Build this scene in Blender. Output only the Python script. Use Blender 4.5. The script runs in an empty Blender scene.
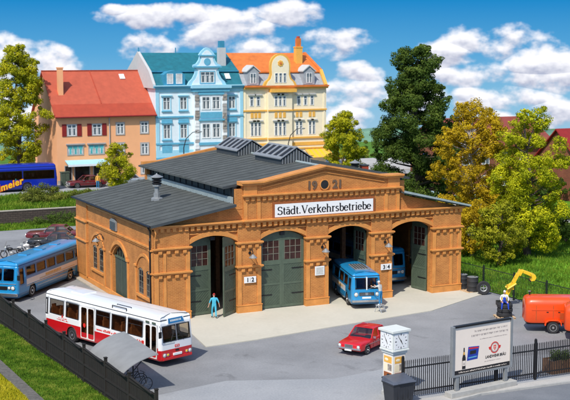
import bpy, bmesh, math, random
from mathutils import Vector, Matrix
R = math.radians
PI = math.pi
rnd = random.Random(7)
scene = bpy.context.scene
COL = scene.collection

# ------------------------------------------------------------------ materials
MATS = {}
def mat(name, col, rough=0.6, metal=0.0, var=0.12, scale=3.0, bump=0.0, bscale=30.0, coat=0.0, emit=0.0, spec=0.5):
    if name in MATS: return MATS[name]
    m = bpy.data.materials.new(name); m.use_nodes = True
    nt = m.node_tree; b = nt.nodes['Principled BSDF']
    b.inputs['Roughness'].default_value = rough
    b.inputs['Metallic'].default_value = metal
    b.inputs['Specular IOR Level'].default_value = spec
    b.inputs['Coat Weight'].default_value = coat
    b.inputs['Coat Roughness'].default_value = 0.08
    tc = nt.nodes.new('ShaderNodeTexCoord')
    n = nt.nodes.new('ShaderNodeTexNoise'); n.inputs['Scale'].default_value = scale
    n.inputs['Detail'].default_value = 6; n.inputs['Roughness'].default_value = 0.65
    nt.links.new(tc.outputs['Object'], n.inputs['Vector'])
    r = nt.nodes.new('ShaderNodeMapRange')
    r.inputs['From Min'].default_value = 0.3; r.inputs['From Max'].default_value = 0.7
    r.inputs['To Min'].default_value = 1 - var; r.inputs['To Max'].default_value = 1 + var
    nt.links.new(n.outputs['Fac'], r.inputs['Value'])
    mx = nt.nodes.new('ShaderNodeMix'); mx.data_type = 'RGBA'; mx.blend_type = 'MULTIPLY'
    mx.inputs['Factor'].default_value = 1
    mx.inputs['A'].default_value = (*col, 1)
    nt.links.new(r.outputs['Result'], mx.inputs['B'])
    nt.links.new(mx.outputs['Result'], b.inputs['Base Color'])
    if emit:
        nt.links.new(mx.outputs['Result'], b.inputs['Emission Color']); b.inputs['Emission Strength'].default_value = emit
    if bump:
        n2 = nt.nodes.new('ShaderNodeTexNoise'); n2.inputs['Scale'].default_value = bscale; n2.inputs['Detail'].default_value = 4
        nt.links.new(tc.outputs['Object'], n2.inputs['Vector'])
        bp = nt.nodes.new('ShaderNodeBump'); bp.inputs['Strength'].default_value = bump; bp.inputs['Distance'].default_value = 0.05
        nt.links.new(n2.outputs['Fac'], bp.inputs['Height']); nt.links.new(bp.outputs['Normal'], b.inputs['Normal'])
    MATS[name] = m
    return m

def brick_mat(name, c1, c2, mortar, w=0.26, h=0.085, rough=0.75, mort=0.012):
    m = bpy.data.materials.new(name); m.use_nodes = True; MATS[name] = m
    nt = m.node_tree; L = nt.links; b = nt.nodes['Principled BSDF']; b.inputs['Roughness'].default_value = rough
    b.inputs['Specular IOR Level'].default_value = 0.3
    g = nt.nodes.new('ShaderNodeNewGeometry')
    s = nt.nodes.new('ShaderNodeSeparateXYZ'); L.new(g.outputs['Position'], s.inputs[0])
    sn = nt.nodes.new('ShaderNodeSeparateXYZ'); L.new(g.outputs['Normal'], sn.inputs[0])
    ab = nt.nodes.new('ShaderNodeMath'); ab.operation = 'ABSOLUTE'; L.new(sn.outputs['X'], ab.inputs[0])
    gt = nt.nodes.new('ShaderNodeMath'); gt.operation = 'GREATER_THAN'; L.new(ab.outputs[0], gt.inputs[0]); gt.inputs[1].default_value = 0.7
    mxu = nt.nodes.new('ShaderNodeMix'); mxu.data_type = 'FLOAT'
    L.new(gt.outputs[0], mxu.inputs['Factor']); L.new(s.outputs['X'], mxu.inputs['A']); L.new(s.outputs['Y'], mxu.inputs['B'])
    c = nt.nodes.new('ShaderNodeCombineXYZ'); L.new(mxu.outputs['Result'], c.inputs['X']); L.new(s.outputs['Z'], c.inputs['Y'])
    br = nt.nodes.new('ShaderNodeTexBrick'); L.new(c.outputs[0], br.inputs['Vector'])
    br.inputs['Scale'].default_value = 1; br.inputs['Brick Width'].default_value = w; br.inputs['Row Height'].default_value = h
    br.inputs['Mortar Size'].default_value = mort; br.inputs['Mortar Smooth'].default_value = 0.4
    br.inputs['Color1'].default_value = (*c1, 1); br.inputs['Color2'].default_value = (*c2, 1); br.inputs['Mortar'].default_value = (*mortar, 1)
    n = nt.nodes.new('ShaderNodeTexNoise'); n.inputs['Scale'].default_value = 0.9; n.inputs['Detail'].default_value = 8; n.inputs['Roughness'].default_value = .7
    L.new(g.outputs['Position'], n.inputs['Vector'])
    r = nt.nodes.new('ShaderNodeMapRange'); r.inputs['From Min'].default_value = .3; r.inputs['From Max'].default_value = .7
    r.inputs['To Min'].default_value = .72; r.inputs['To Max'].default_value = 1.14; L.new(n.outputs['Fac'], r.inputs['Value'])
    mx = nt.nodes.new('ShaderNodeMix'); mx.data_type = 'RGBA'; mx.blend_type = 'MULTIPLY'; mx.inputs['Factor'].default_value = 1
    L.new(br.outputs['Color'], mx.inputs['A']); L.new(r.outputs['Result'], mx.inputs['B']); L.new(mx.outputs['Result'], b.inputs['Base Color'])
    bp = nt.nodes.new('ShaderNodeBump'); bp.inputs['Strength'].default_value = .5; bp.inputs['Distance'].default_value = .012
    bp.invert = True
    L.new(br.outputs['Fac'], bp.inputs['Height']); L.new(bp.outputs['Normal'], b.inputs['Normal'])
    return m

def glass_mat(name, tint=(.45, .45, .45), refl=0.12, rough=0.03, k=.6):
    m = bpy.data.materials.new(name); m.use_nodes = True; MATS[name] = m
    nt = m.node_tree; nt.nodes.remove(nt.nodes['Principled BSDF']); out = nt.nodes['Material Output']
    t = nt.nodes.new('ShaderNodeBsdfTransparent'); t.inputs['Color'].default_value = (*tint, 1)
    g = nt.nodes.new('ShaderNodeBsdfGlossy'); g.inputs['Roughness'].default_value = rough
    f = nt.nodes.new('ShaderNodeLayerWeight'); f.inputs['Blend'].default_value = 0.35
    a = nt.nodes.new('ShaderNodeMath'); a.operation = 'MULTIPLY_ADD'; a.inputs[1].default_value = k; a.inputs[2].default_value = refl; a.use_clamp = True
    nt.links.new(f.outputs['Fresnel'], a.inputs[0])
    mx = nt.nodes.new('ShaderNodeMixShader'); nt.links.new(a.outputs[0], mx.inputs[0])
    nt.links.new(t.outputs[0], mx.inputs[1]); nt.links.new(g.outputs[0], mx.inputs[2]); nt.links.new(mx.outputs[0], out.inputs['Surface'])
    return m

def leaf_mat(name, c1, c2, c3, scale=0.9):
    m = bpy.data.materials.new(name); m.use_nodes = True; MATS[name] = m
    nt = m.node_tree; b = nt.nodes['Principled BSDF']; b.inputs['Roughness'].default_value = .75; b.inputs['Specular IOR Level'].default_value = .15
    tc = nt.nodes.new('ShaderNodeTexCoord')
    n = nt.nodes.new('ShaderNodeTexNoise'); n.inputs['Scale'].default_value = scale; n.inputs['Detail'].default_value = 5; n.inputs['Roughness'].default_value = .7
    nt.links.new(tc.outputs['Object'], n.inputs['Vector'])
    n2 = nt.nodes.new('ShaderNodeTexNoise'); n2.inputs['Scale'].default_value = 9; nt.links.new(tc.outputs['Object'], n2.inputs['Vector'])
    ad = nt.nodes.new('ShaderNodeMath'); ad.operation = 'MULTIPLY_ADD'; ad.inputs[1].default_value = .45
    nt.links.new(n2.outputs['Fac'], ad.inputs[0]); nt.links.new(n.outputs['Fac'], ad.inputs[2])
    cr = nt.nodes.new('ShaderNodeValToRGB'); e = cr.color_ramp.elements
    e[0].position = .55; e[0].color = (*c1, 1); e[1].position = .9; e[1].color = (*c3, 1)
    k = cr.color_ramp.elements.new(.72); k.color = (*c2, 1)
    nt.links.new(ad.outputs[0], cr.inputs[0]); nt.links.new(cr.outputs[0], b.inputs['Base Color'])
    tr = nt.nodes.new('ShaderNodeBsdfTranslucent'); nt.links.new(cr.outputs[0], tr.inputs['Color'])
    mx = nt.nodes.new('ShaderNodeMixShader'); mx.inputs[0].default_value = .25
    nt.links.new(b.outputs[0], mx.inputs[1]); nt.links.new(tr.outputs[0], mx.inputs[2]); nt.links.new(mx.outputs[0], nt.nodes['Material Output'].inputs['Surface'])
    return m

# ------------------------------------------------------------------ mesh builder
class MB:
    def __init__(s): s.v = []; s.f = []; s.m = []; s.T = None
    def add(s, pts, faces, m):
        o = len(s.v)
        if s.T is not None: pts = [tuple(s.T @ Vector(p)) for p in pts]
        s.v += [tuple(p) for p in pts]
        for f in faces: s.f.append([o + i for i in f]); s.m.append(m)
    def quad(s, a, b, c, d, m): s.add([a, b, c, d], [(0, 1, 2, 3)], m)
    def box(s, x0, x1, y0, y1, z0, z1, m):
        s.add([(x0,y0,z0),(x1,y0,z0),(x1,y1,z0),(x0,y1,z0),(x0,y0,z1),(x1,y0,z1),(x1,y1,z1),(x0,y1,z1)],
              [(0,3,2,1),(4,5,6,7),(0,1,5,4),(1,2,6,5),(2,3,7,6),(3,0,4,7)], m)
    def hexa(s, p, m): s.add(p, [(0,3,2,1),(4,5,6,7),(0,1,5,4),(1,2,6,5),(2,3,7,6),(3,0,4,7)], m)
    def prism(s, poly, axis, a, b, m):
        """poly: 2-D outline; axis 'y': (x,z) extruded in y; 'x': (y,z) extruded in x; 'z': (x,y) extruded in z"""
        def P(q, t):
            return (q[0], t, q[1]) if axis == 'y' else ((t, q[0], q[1]) if axis == 'x' else (q[0], q[1], t))
        n = len(poly)
        s.add([P(q, a) for q in poly] + [P(q, b) for q in poly],
              [tuple(range(n - 1, -1, -1)), tuple(range(n, 2 * n))] + [(i, (i + 1) % n, n + (i + 1) % n, n + i) for i in range(n)], m)
    def cyl(s, p0, p1, r0, m, r1=None, n=12, caps=True):
        r1 = r0 if r1 is None else r1
        p0 = Vector(p0); p1 = Vector(p1); d = (p1 - p0).normalized()
        u = d.orthogonal().normalized(); w = d.cross(u)
        a = [p0 + (u * math.cos(2*PI*i/n) + w * math.sin(2*PI*i/n)) * r0 for i in range(n)]
        b = [p1 + (u * math.cos(2*PI*i/n) + w * math.sin(2*PI*i/n)) * r1 for i in range(n)]
        f = [(i, (i+1) % n, n + (i+1) % n, n + i) for i in range(n)]
        if caps: f += [tuple(range(n-1, -1, -1)), tuple(range(n, 2*n))]
        s.add(a + b, f, m)
    def tube(s, pts, r, m, n=6):
        for i in range(len(pts) - 1):
            ra = r[i] if isinstance(r, (list, tuple)) else r; rb = r[i+1] if isinstance(r, (list, tuple)) else r
            s.cyl(pts[i], pts[i+1], ra, m, rb, n)
    def lathe(s, prof, m, n=20, c=(0, 0, 0), axis='z', caps=True):
        pts = []; f = []
        for (r, z) in prof:
            for i in range(n):
                a = 2*PI*i/n
                q = (r*math.cos(a), r*math.sin(a), z)
                if axis == 'y': q = (q[0], q[2], q[1])
                if axis == 'x': q = (q[2], q[0], q[1])
                pts.append((q[0]+c[0], q[1]+c[1], q[2]+c[2]))
        for k in range(len(prof)-1):
            for i in range(n): f.append((k*n+i, k*n+(i+1) % n, (k+1)*n+(i+1) % n, (k+1)*n+i))
        if caps: f.append(tuple(range(n-1, -1, -1))); f.append(tuple((len(prof)-1)*n+i for i in range(n)))
        s.add(pts, f, m)
    def ell(s, c, r, m, n=12, k=8):
        prof = [(math.sin(PI*(j+.02)/(k+.04)), -math.cos(PI*(j+.02)/(k+.04))) for j in range(k+1)]
        pts = []; f = []
        for (q, z) in prof:
            for i in range(n): pts.append((c[0]+r[0]*q*math.cos(2*PI*i/n), c[1]+r[1]*q*math.sin(2*PI*i/n), c[2]+r[2]*z))
        for j in range(k):
            for i in range(n): f.append((j*n+i, j*n+(i+1) % n, (j+1)*n+(i+1) % n, (j+1)*n+i))
        s.add(pts, f, m)
    def build(s, name, parent=None, smooth=False, bevel=0, loc=None, rz=0, weld=False):
        me = bpy.data.meshes.new(name); me.from_pydata(s.v, [], s.f)
        names = []
        for m in s.m:
            if m not in names: names.append(m)
        for n in names: me.materials.append(MATS[n])
        idx = {n: i for i, n in enumerate(names)}
        me.polygons.foreach_set('material_index', [idx[m] for m in s.m])
        if smooth: me.polygons.foreach_set('use_smooth', [True]*len(s.f))
        me.update(); me.validate()
        if weld:
            bm = bmesh.new(); bm.from_mesh(me); bmesh.ops.remove_doubles(bm, verts=bm.verts, dist=.0006); bm.to_mesh(me); bm.free()
        o = bpy.data.objects.new(name, me); COL.objects.link(o)
        if parent: o.parent = parent
        if loc: o.location = loc
        if rz: o.rotation_euler.z = rz
        if bevel:
            md = o.modifiers.new('bevel', 'BEVEL'); md.width = bevel; md.segments = 2; md.limit_method = 'ANGLE'; md.angle_limit = R(40)
        if smooth:
            md = o.modifiers.new('es', 'EDGE_SPLIT'); md.split_angle = R(38)
        return o

def tag(o, label=None, cat=None, group=None, kind=None):
    if label: o['label'] = label
    if cat: o['category'] = cat
    if group: o['group'] = group
    if kind: o['kind'] = kind
    return o
def thing(name, label, cat, loc=(0,0,0), rz=0, group=None):
    o = bpy.data.objects.new(name, None); COL.objects.link(o); o.location = loc; o.rotation_euler = (0, 0, rz)
    o.empty_display_size = .2
    return tag(o, label, cat, group)
def copy_tree(o, parent=None):
    c = o.copy(); COL.objects.link(c)
    if parent: c.parent = parent
    for ch in [x for x in list(bpy.data.objects) if x.parent == o]: copy_tree(ch, c)
    return c

_font_cache = {}
def text_mesh(body, size, m, name='lettering', parent=None, T=None, extrude=.004, shear=0, align='LEFT', spacing=1.0, bold=0.0, sx=1.0):
    cu = bpy.data.curves.new('t', 'FONT'); cu.body = body; cu.size = size; cu.extrude = extrude; cu.shear = shear
    cu.align_x = align; cu.space_character = spacing; cu.offset = bold; cu.resolution_u = 3
    to = bpy.data.objects.new('t', cu); COL.objects.link(to)
    dg = bpy.context.evaluated_depsgraph_get()
    me = bpy.data.meshes.new_from_object(to.evaluated_get(dg))
    bpy.data.objects.remove(to); bpy.data.curves.remove(cu)
    me.materials.clear(); me.materials.append(MATS[m]); me.name = name
    o = bpy.data.objects.new(name, me); COL.objects.link(o)
    M = (T if T is not None else Matrix()) @ Matrix.Diagonal((sx, 1, 1, 1))
    me.transform(M)
    if parent: o.parent = parent
    return o
# upright text facing -y:   x right, y->z
UPR = Matrix(((1,0,0,0),(0,0,-1,0),(0,1,0,0),(0,0,0,1)))

# ------------------------------------------------------------------ palette
brick_mat('brick', (.55,.215,.048), (.45,.162,.036), (.62,.29,.10), mort=.014)
brick_mat('red_brick', (.27,.075,.035), (.2,.055,.03), (.3,.16,.1))
brick_mat('bank_stone', (.10,.075,.06), (.07,.055,.045), (.045,.035,.03), w=.5, h=.2, mort=.03)
mat('brick_trim', (.63,.258,.060), .6, var=.2, scale=1.3, bump=.25, bscale=14)
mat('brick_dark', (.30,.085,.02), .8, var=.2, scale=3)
mat('roofing', (.086,.093,.088), .85, var=.28, scale=1.0, bump=.4, bscale=40, spec=.25)
mat('roof_seam', (.068,.076,.075), .85)
mat('roof_edge', (.045,.052,.055), .6)
mat('flashing', (.30,.36,.36), .4, var=.15)
mat('green_door', (.072,.098,.066), .5, var=.22, scale=4, bump=.15)
mat('green_door_frame', (.088,.118,.080), .45, var=.15)
mat('muntin', (.20,.19,.14), .5)
mat('dark_glass', (.02,.018,.02), .12, var=.5, scale=1.5)
mat('reddish_glass', (.045,.018,.014), .12, var=.6, scale=2.2)
mat('concrete', (.52,.50,.42), .85, var=.07, scale=.5, bump=.2, bscale=25)
mat('plinth_stone', (.42,.38,.31), .85, var=.15, bump=.3)
mat('black', (.012,.012,.013), .5)
mat('rubber', (.022,.022,.024), .75, var=.2)
mat('iron', (.018,.017,.018), .45, metal=.3)
mat('grey_metal', (.30,.31,.31), .45, metal=.35)
mat('light_metal', (.52,.54,.55), .3, metal=.5)
mat('silver', (.62,.62,.62), .25, metal=.9)
mat('white_paint', (.82,.82,.80), .28, coat=.5, var=.02, scale=1)
mat('warm_white', (.80,.76,.70), .35, coat=.2, var=.03)
mat('red_paint', (.56,.008,.012), .3, coat=.6, var=.05)
mat('blue_paint', (.016,.25,.52), .3, coat=.6, var=.06)
mat('blue_dark', (.01,.13,.30), .35, coat=.4, var=.06)
mat('coach_blue', (.003,.02,.33), .25, coat=.7, var=.05)
mat('orange_paint', (.80,.075,.006), .35, coat=.5, var=.05)
mat('yellow_paint', (.80,.50,.02), .4, coat=.2, var=.06)
mat('yellow_print', (.85,.52,.02), .4)
mat('red_print', (.70,.03,.02), .4)
mat('black_print', (.02,.017,.017), .5)
mat('grey_print', (.36,.31,.28), .5)
mat('cream_board', (.86,.74,.62), .45, var=.02)
mat('blue_print', (.02,.05,.35), .4)
mat('seat', (.42,.15,.045), .7, var=.4, scale=6)
mat('bus_inside', (.22,.15,.10), .8, var=.3)
mat('skin', (.62,.36,.25), .55, var=.05)
mat('hair_red', (.35,.02,.015), .7)
mat('hair_brown', (.10,.05,.03), .8)
mat('overall_cyan', (.06,.42,.58), .75, var=.2, scale=8)
mat('overall_blue', (.01,.05,.42), .75, var=.2, scale=8)
mat('denim', (.02,.20,.42), .8, var=.3, scale=8)
mat('shirt_white', (.72,.70,.64), .8, var=.1, scale=8)
mat('shirt_grey', (.50,.50,.46), .8, var=.15, scale=8)
mat('wood', (.20,.10,.05), .8, var=.35, scale=6)
mat('pale_wood', (.55,.38,.22), .8, var=.25, scale=5)
mat('fence_brown', (.014,.011,.008), .9, var=.3, scale=2)
mat('sheet', (.26,.26,.25), .6, metal=.1, var=.12, scale=1.0, bump=.05)
mat('stone_white', (.66,.68,.63), .6, var=.05)
mat('kerb', (.40,.39,.36), .85, var=.12, bump=.2)
mat('bin_grey', (.028,.030,.036), .5, var=.15)
mat('bin_lid', (.085,.095,.12), .4, var=.15)
mat('grey_soil', (.12,.11,.095), .9, var=.35, scale=5, bump=.4)
glass_mat('glass', (.72,.68,.62), .04)
glass_mat('glass_light', (.75,.78,.8), .08)
# street houses
mat('peach', (.86,.42,.20), .8, var=.06, scale=.6)
mat('peach_side', (.42,.26,.18), .85, var=.1)
mat('far_tile', (.24,.05,.035), .8, var=.2, scale=2)
mat('tile_red', (.40,.055,.022), .65, var=.12, scale=1.5, bump=.2, bscale=40)
mat('tile_red_light', (.46,.088,.042), .7, var=.12, scale=1.5, bump=.2, bscale=40)
mat('shutter', (.26,.015,.012), .6)
mat('grey_trim', (.40,.37,.34), .7)
mat('pane', (.09,.12,.14), .15, var=.5, scale=1.2)
mat('pane_teal', (.10,.42,.42), .3, var=.3, scale=1.5)
mat('curtain', (.55,.54,.52), .7, var=.25, scale=3)
mat('win_white', (.82,.82,.80), .5)
mat('house_white_blue', (.73,.80,.82), .75, var=.06)
mat('sky_trim', (.12,.40,.55), .6, var=.1)
mat('deep_trim', (.04,.25,.38), .6, var=.1)
mat('pale_trim', (.34,.63,.75), .6, var=.05)
mat('teal_roof', (.012,.15,.19), .6, var=.2, scale=1.5, bump=.2)
mat('gable_grey', (.52,.52,.50), .8, var=.06)
mat('rubble', (.30,.26,.22), .9, var=.7, scale=5)
mat('cream', (.88,.76,.53), .8, var=.05)
mat('ochre', (.80,.42,.07), .7, var=.08)
mat('orange_tile', (.66,.175,.03), .6, var=.2, scale=1.5, bump=.2, bscale=40)
mat('slate', (.34,.36,.38), .6, var=.15)
mat('bark', (.10,.075,.055), .9, var=.3, scale=4, bump=.5)
mat('birch', (.50,.46,.42), .85, var=.3, scale=4)
leaf_mat('leaf_lime', (.10,.14,.006), (.41,.43,.010), (.74,.68,.02))
leaf_mat('leaf_limeolive', (.09,.11,.01), (.30,.31,.015), (.55,.50,.03))
leaf_mat('leaf_mustard', (.15,.11,.008), (.47,.32,.010), (.76,.54,.02))
leaf_mat('leaf_dark', (.02,.044,.008), (.062,.108,.013), (.15,.20,.03))
leaf_mat('leaf_yellow', (.12,.16,.01), (.38,.38,.01), (.62,.54,.02))
leaf_mat('leaf_hedge', (.035,.06,.012), (.08,.14,.018), (.16,.22,.03))
leaf_mat('leaf_olive', (.06,.08,.015), (.17,.20,.03), (.32,.33,.05))
leaf_mat('grass_blade', (.045,.095,.010), (.115,.22,.015), (.30,.34,.05), scale=1.1)
leaf_mat('grass_far', (.045,.10,.008), (.11,.22,.014), (.26,.33,.035), scale=.5)
leaf_mat('grass_yellow', (.35,.32,.01), (.5,.44,.02), (.6,.5,.04), scale=.6)

def ground_mat(name, c1, c2, scale, fine=18, bump=.3, rough=.9, patches=None, fc=.09, stain=.0):
    m = bpy.data.materials.new(name); m.use_nodes = True; MATS[name] = m
    nt = m.node_tree; b = nt.nodes['Principled BSDF']; b.inputs['Roughness'].default_value = rough; L = nt.links
    b.inputs['Specular IOR Level'].default_value = .3
    g = nt.nodes.new('ShaderNodeNewGeometry')
    n = nt.nodes.new('ShaderNodeTexNoise'); n.inputs['Scale'].default_value = scale; n.inputs['Detail'].default_value = 8; n.inputs['Roughness'].default_value = .62
    L.new(g.outputs['Position'], n.inputs['Vector'])
    cr = nt.nodes.new('ShaderNodeValToRGB'); cr.color_ramp.elements[0].position = .36; cr.color_ramp.elements[1].position = .64
    cr.color_ramp.elements[0].color = (*c1, 1); cr.color_ramp.elements[1].color = (*c2, 1)
    L.new(n.outputs['Fac'], cr.inputs[0])
    f = nt.nodes.new('ShaderNodeTexNoise'); f.inputs['Scale'].default_value = fine; f.inputs['Detail'].default_value = 3
    L.new(g.outputs['Position'], f.inputs['Vector'])
    r = nt.nodes.new('ShaderNodeMapRange'); r.inputs['From Min'].default_value = .3; r.inputs['From Max'].default_value = .7
    r.inputs['To Min'].default_value = 1-fc; r.inputs['To Max'].default_value = 1+fc; L.new(f.outputs['Fac'], r.inputs['Value'])
    mx = nt.nodes.new('ShaderNodeMix'); mx.data_type = 'RGBA'; mx.blend_type = 'MULTIPLY'; mx.inputs['Factor'].default_value = 1
    L.new(cr.outputs[0], mx.inputs['A']); L.new(r.outputs['Result'], mx.inputs['B'])
    sn_ = nt.nodes.new('ShaderNodeTexNoise'); sn_.inputs['Scale'].default_value = .42; sn_.inputs['Detail'].default_value = 6; sn_.inputs['Roughness'].default_value = .6; sn_.inputs['Distortion'].default_value = .8
    L.new(g.outputs['Position'], sn_.inputs['Vector'])
    sr = nt.nodes.new('ShaderNodeMapRange'); sr.inputs['From Min'].default_value = .60; sr.inputs['From Max'].default_value = .70; sr.inputs['To Min'].default_value = 1; sr.inputs['To Max'].default_value = 1-stain; L.new(sn_.outputs['Fac'], sr.inputs['Value'])
    m3 = nt.nodes.new('ShaderNodeMix'); m3.data_type = 'RGBA'; m3.blend_type = 'MULTIPLY'; m3.inputs['Factor'].default_value = 1
    L.new(mx.outputs['Result'], m3.inputs['A']); L.new(sr.outputs[0], m3.inputs['B']); L.new(m3.outputs['Result'], b.inputs['Base Color'])
    bp = nt.nodes.new('ShaderNodeBump'); bp.inputs['Strength'].default_value = bump; bp.inputs['Distance'].default_value = .03
    L.new(f.outputs['Fac'], bp.inputs['Height']); L.new(bp.outputs['Normal'], b.inputs['Normal'])
    return m
ground_mat('asphalt', (.208,.212,.216), (.288,.291,.295), .16, fine=9, bump=.25, stain=.28)
ground_mat('asphalt_light', (.29,.30,.31), (.34,.345,.35), .2, fine=9, bump=.3, stain=.15)
ground_mat('road_asphalt', (.14,.15,.165), (.19,.20,.215), .3, fine=14)
ground_mat('apron_concrete', (.52,.49,.40), (.56,.53,.44), .25, fine=5, bump=.03, fc=.03, stain=.07)
ground_mat('pavement', (.40,.385,.36), (.47,.45,.42), .4, fine=16)
ground_mat('turf', (.05,.13,.008), (.11,.24,.012), .7, fine=8, bump=.9)
ground_mat('meadow', (.05,.14,.006), (.15,.32,.012), .35, fine=7, bump=.9)
ground_mat('turf_yellow', (.35,.30,.02), (.5,.42,.03), .8, fine=10, bump=.9)
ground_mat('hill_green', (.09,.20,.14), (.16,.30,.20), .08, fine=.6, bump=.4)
ground_mat('hill_blue', (.07,.18,.30), (.11,.25,.36), .05, fine=.6, bump=.4)

# ------------------------------------------------------------------ camera
cam_d = bpy.data.cameras.new('camera'); cam = bpy.data.objects.new('camera', cam_d); COL.objects.link(cam)
cam_d.sensor_width = 36; cam_d.lens = 36 * 1181.66 / 570; cam_d.clip_end = 3000; cam_d.clip_start = 1
cam.location = (-24.759, -69.575, 16.992)
cam.rotation_euler = (PI/2 - .124, 0, -.454)
cam_d.dof.use_dof = True; cam_d.dof.focus_distance = 71; cam_d.dof.aperture_fstop = .95
scene.camera = cam

# ------------------------------------------------------------------ light and sky
SUN_EL, SUN_AZ = R(49), R(228)      # azimuth clockwise from +y; the light comes over the photographer's left shoulder
sd = bpy.data.lights.new('sun', 'SUN'); sun = bpy.data.objects.new('sun', sd); COL.objects.link(sun)
sd.energy = 3.3; sd.angle = R(1.0); sd.color = (1, .955, .88)
dv = Vector((math.sin(SUN_AZ)*math.cos(SUN_EL), math.cos(SUN_AZ)*math.cos(SUN_EL), math.sin(SUN_EL)))
sun.rotation_euler = dv.to_track_quat('Z', 'Y').to_euler(); sun.location = dv * 200

def make_world():
    w = bpy.data.worlds.new('World'); scene.world = w; w.use_nodes = True
    nt = w.node_tree; L = nt.links; N = nt.nodes; N.clear()
    out = N.new('ShaderNodeOutputWorld')
    sky = N.new('ShaderNodeTexSky'); sky.sky_type = 'NISHITA'; sky.sun_disc = False
    sky.sun_elevation = SUN_EL; sky.sun_rotation = SUN_AZ
    bg = N.new('ShaderNodeBackground'); bg.inputs['Strength'].default_value = .15
    L.new(sky.outputs[0], bg.inputs['Color'])
    def math_(op, a, b=None, c=None, clamp=False):
        m = N.new('ShaderNodeMath'); m.operation = op; m.use_clamp = clamp
        for i, q in enumerate((a, b, c)):
            if q is None: continue
            if isinstance(q, (int, float)): m.inputs[i].default_value = q
            else: L.new(q, m.inputs[i])
        return m.outputs[0]
    tc = N.new('ShaderNodeTexCoord'); sp = N.new('ShaderNodeSeparateXYZ'); L.new(tc.outputs['Generated'], sp.inputs[0])
    az = math_('ARCTAN2', sp.outputs['X'], sp.outputs['Y'])       # 0 = +y, clockwise
    el = math_('ARCSINE', sp.outputs['Z'])
    # azimuth and elevation in degrees
    azd = math_('MULTIPLY', az, 180/PI); eld = math_('MULTIPLY', el, 180/PI)
    P = N.new('ShaderNodeCombineXYZ'); L.new(azd, P.inputs[0]); L.new(eld, P.inputs[1])
    def noise(vec, scale, detail, rough, yst=1.0, off=(0, 0, 0)):
        mp = N.new('ShaderNodeMapping'); mp.inputs['Scale'].default_value = (scale, scale*yst, scale); mp.inputs['Location'].default_value = off
        L.new(vec, mp.inputs[0])
        n = N.new('ShaderNodeTexNoise'); n.inputs['Scale'].default_value = 1; n.inputs['Detail'].default_value = detail; n.inputs['Roughness'].default_value = rough
        L.new(mp.outputs[0], n.inputs['Vector']); return n.outputs['Fac']
    # cloud banks: azimuth, elevation of centre, half width, half height in degrees
    # (taken from where the cloud banks of the backdrop stand)
    clouds = CLOUDS
    field = None; vert = None
    for (ca, ce, wa, we) in clouds:
        a = math_('DIVIDE', math_('SUBTRACT', azd, ca), wa)
        e = math_('DIVIDE', math_('SUBTRACT', eld, ce), we)
        d = math_('ADD', math_('MULTIPLY', a, a), math_('MULTIPLY', e, e))
        v = math_('SUBTRACT', 1.0, d)
        if field is None: field = v; vert = e
        else:
            gtn = math_('GREATER_THAN', v, field); vert = math_('MULTIPLY_ADD', gtn, math_('SUBTRACT', e, vert), vert); field = math_('MAXIMUM', field, v)
    field = math_('MAXIMUM', field, -1.5)
    n1 = noise(P.outputs[0], .55, 7, .52, 1.5)
    n2 = noise(P.outputs[0], .55, 7, .52, 1.5, (0, .25, 0))       # the same field a little higher up
    dens = math_('ADD', field, math_('MULTIPLY', math_('SUBTRACT', n1, .49), 5.4))
    mr = N.new('ShaderNodeMapRange'); mr.interpolation_type = 'SMOOTHSTEP'
    mr.inputs['From Min'].default_value = -.2; mr.inputs['From Max'].default_value = .9; L.new(dens, mr.inputs['Value'])
    lit = math_('ADD', math_('MULTIPLY_ADD', math_('SUBTRACT', n1, n2), 2.6, .62), math_('MULTIPLY', vert, .42), clamp=True)
    cc = N.new('ShaderNodeValToRGB'); L.new(lit, cc.inputs[0])
    cc.color_ramp.elements[0].position = .15; cc.color_ramp.elements[0].color = (.36, .39, .51, 1)
    cc.color_ramp.elements[1].position = .8; cc.color_ramp.elements[1].color = (.80, .80, .84, 1)
    gr = N.new('ShaderNodeValToRGB')
    g0 = math_('DIVIDE', math_('ADD', eld, 7.0), 14.0, clamp=True); L.new(g0, gr.inputs[0])
    e = gr.color_ramp.elements
    e[0].position = 0; e[0].color = (.36, .50, .60, 1)
    e[1].position = 1; e[1].color = (.0, .115, .42, 1)
    for p, c in ((.18, (.30, .46, .60, 1)), (.34, (.19, .42, .60, 1)), (.5, (.08, .31, .56, 1)), (.68, (.01, .20, .48, 1))):
        k = e.new(p); k.color = c
    mix = N.new('ShaderNodeMix'); mix.data_type = 'RGBA'; L.new(mr.outputs[0], mix.inputs['Factor'])
    L.new(gr.outputs[0], mix.inputs['A']); L.new(cc.outputs[0], mix.inputs['B'])
    bg2 = N.new('ShaderNodeBackground'); L.new(mix.outputs['Result'], bg2.inputs['Color']); bg2.inputs['Strength'].default_value = 1
    # low band of sky carries the clouds, the physical sky arches above it
    m2 = N.new('ShaderNodeMapRange'); m2.inputs['From Min'].default_value = 8; m2.inputs['From Max'].default_value = 20; L.new(eld, m2.inputs['Value'])
    ms = N.new('ShaderNodeMixShader'); L.new(m2.outputs[0], ms.inputs[0]); L.new(bg2.outputs[0], ms.inputs[1]); L.new(bg.outputs[0], ms.inputs[2])
    L.new(ms.outputs[0], out.inputs['Surface'])
def _cl(px, py, hw, hh):
    return (math.degrees(.454 + math.atan((px-285)/1181.66)), math.degrees(-.124 + math.atan((200-py)/1181.66)), hw*.0485*1.3, hh*.0485*1.85)
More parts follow.
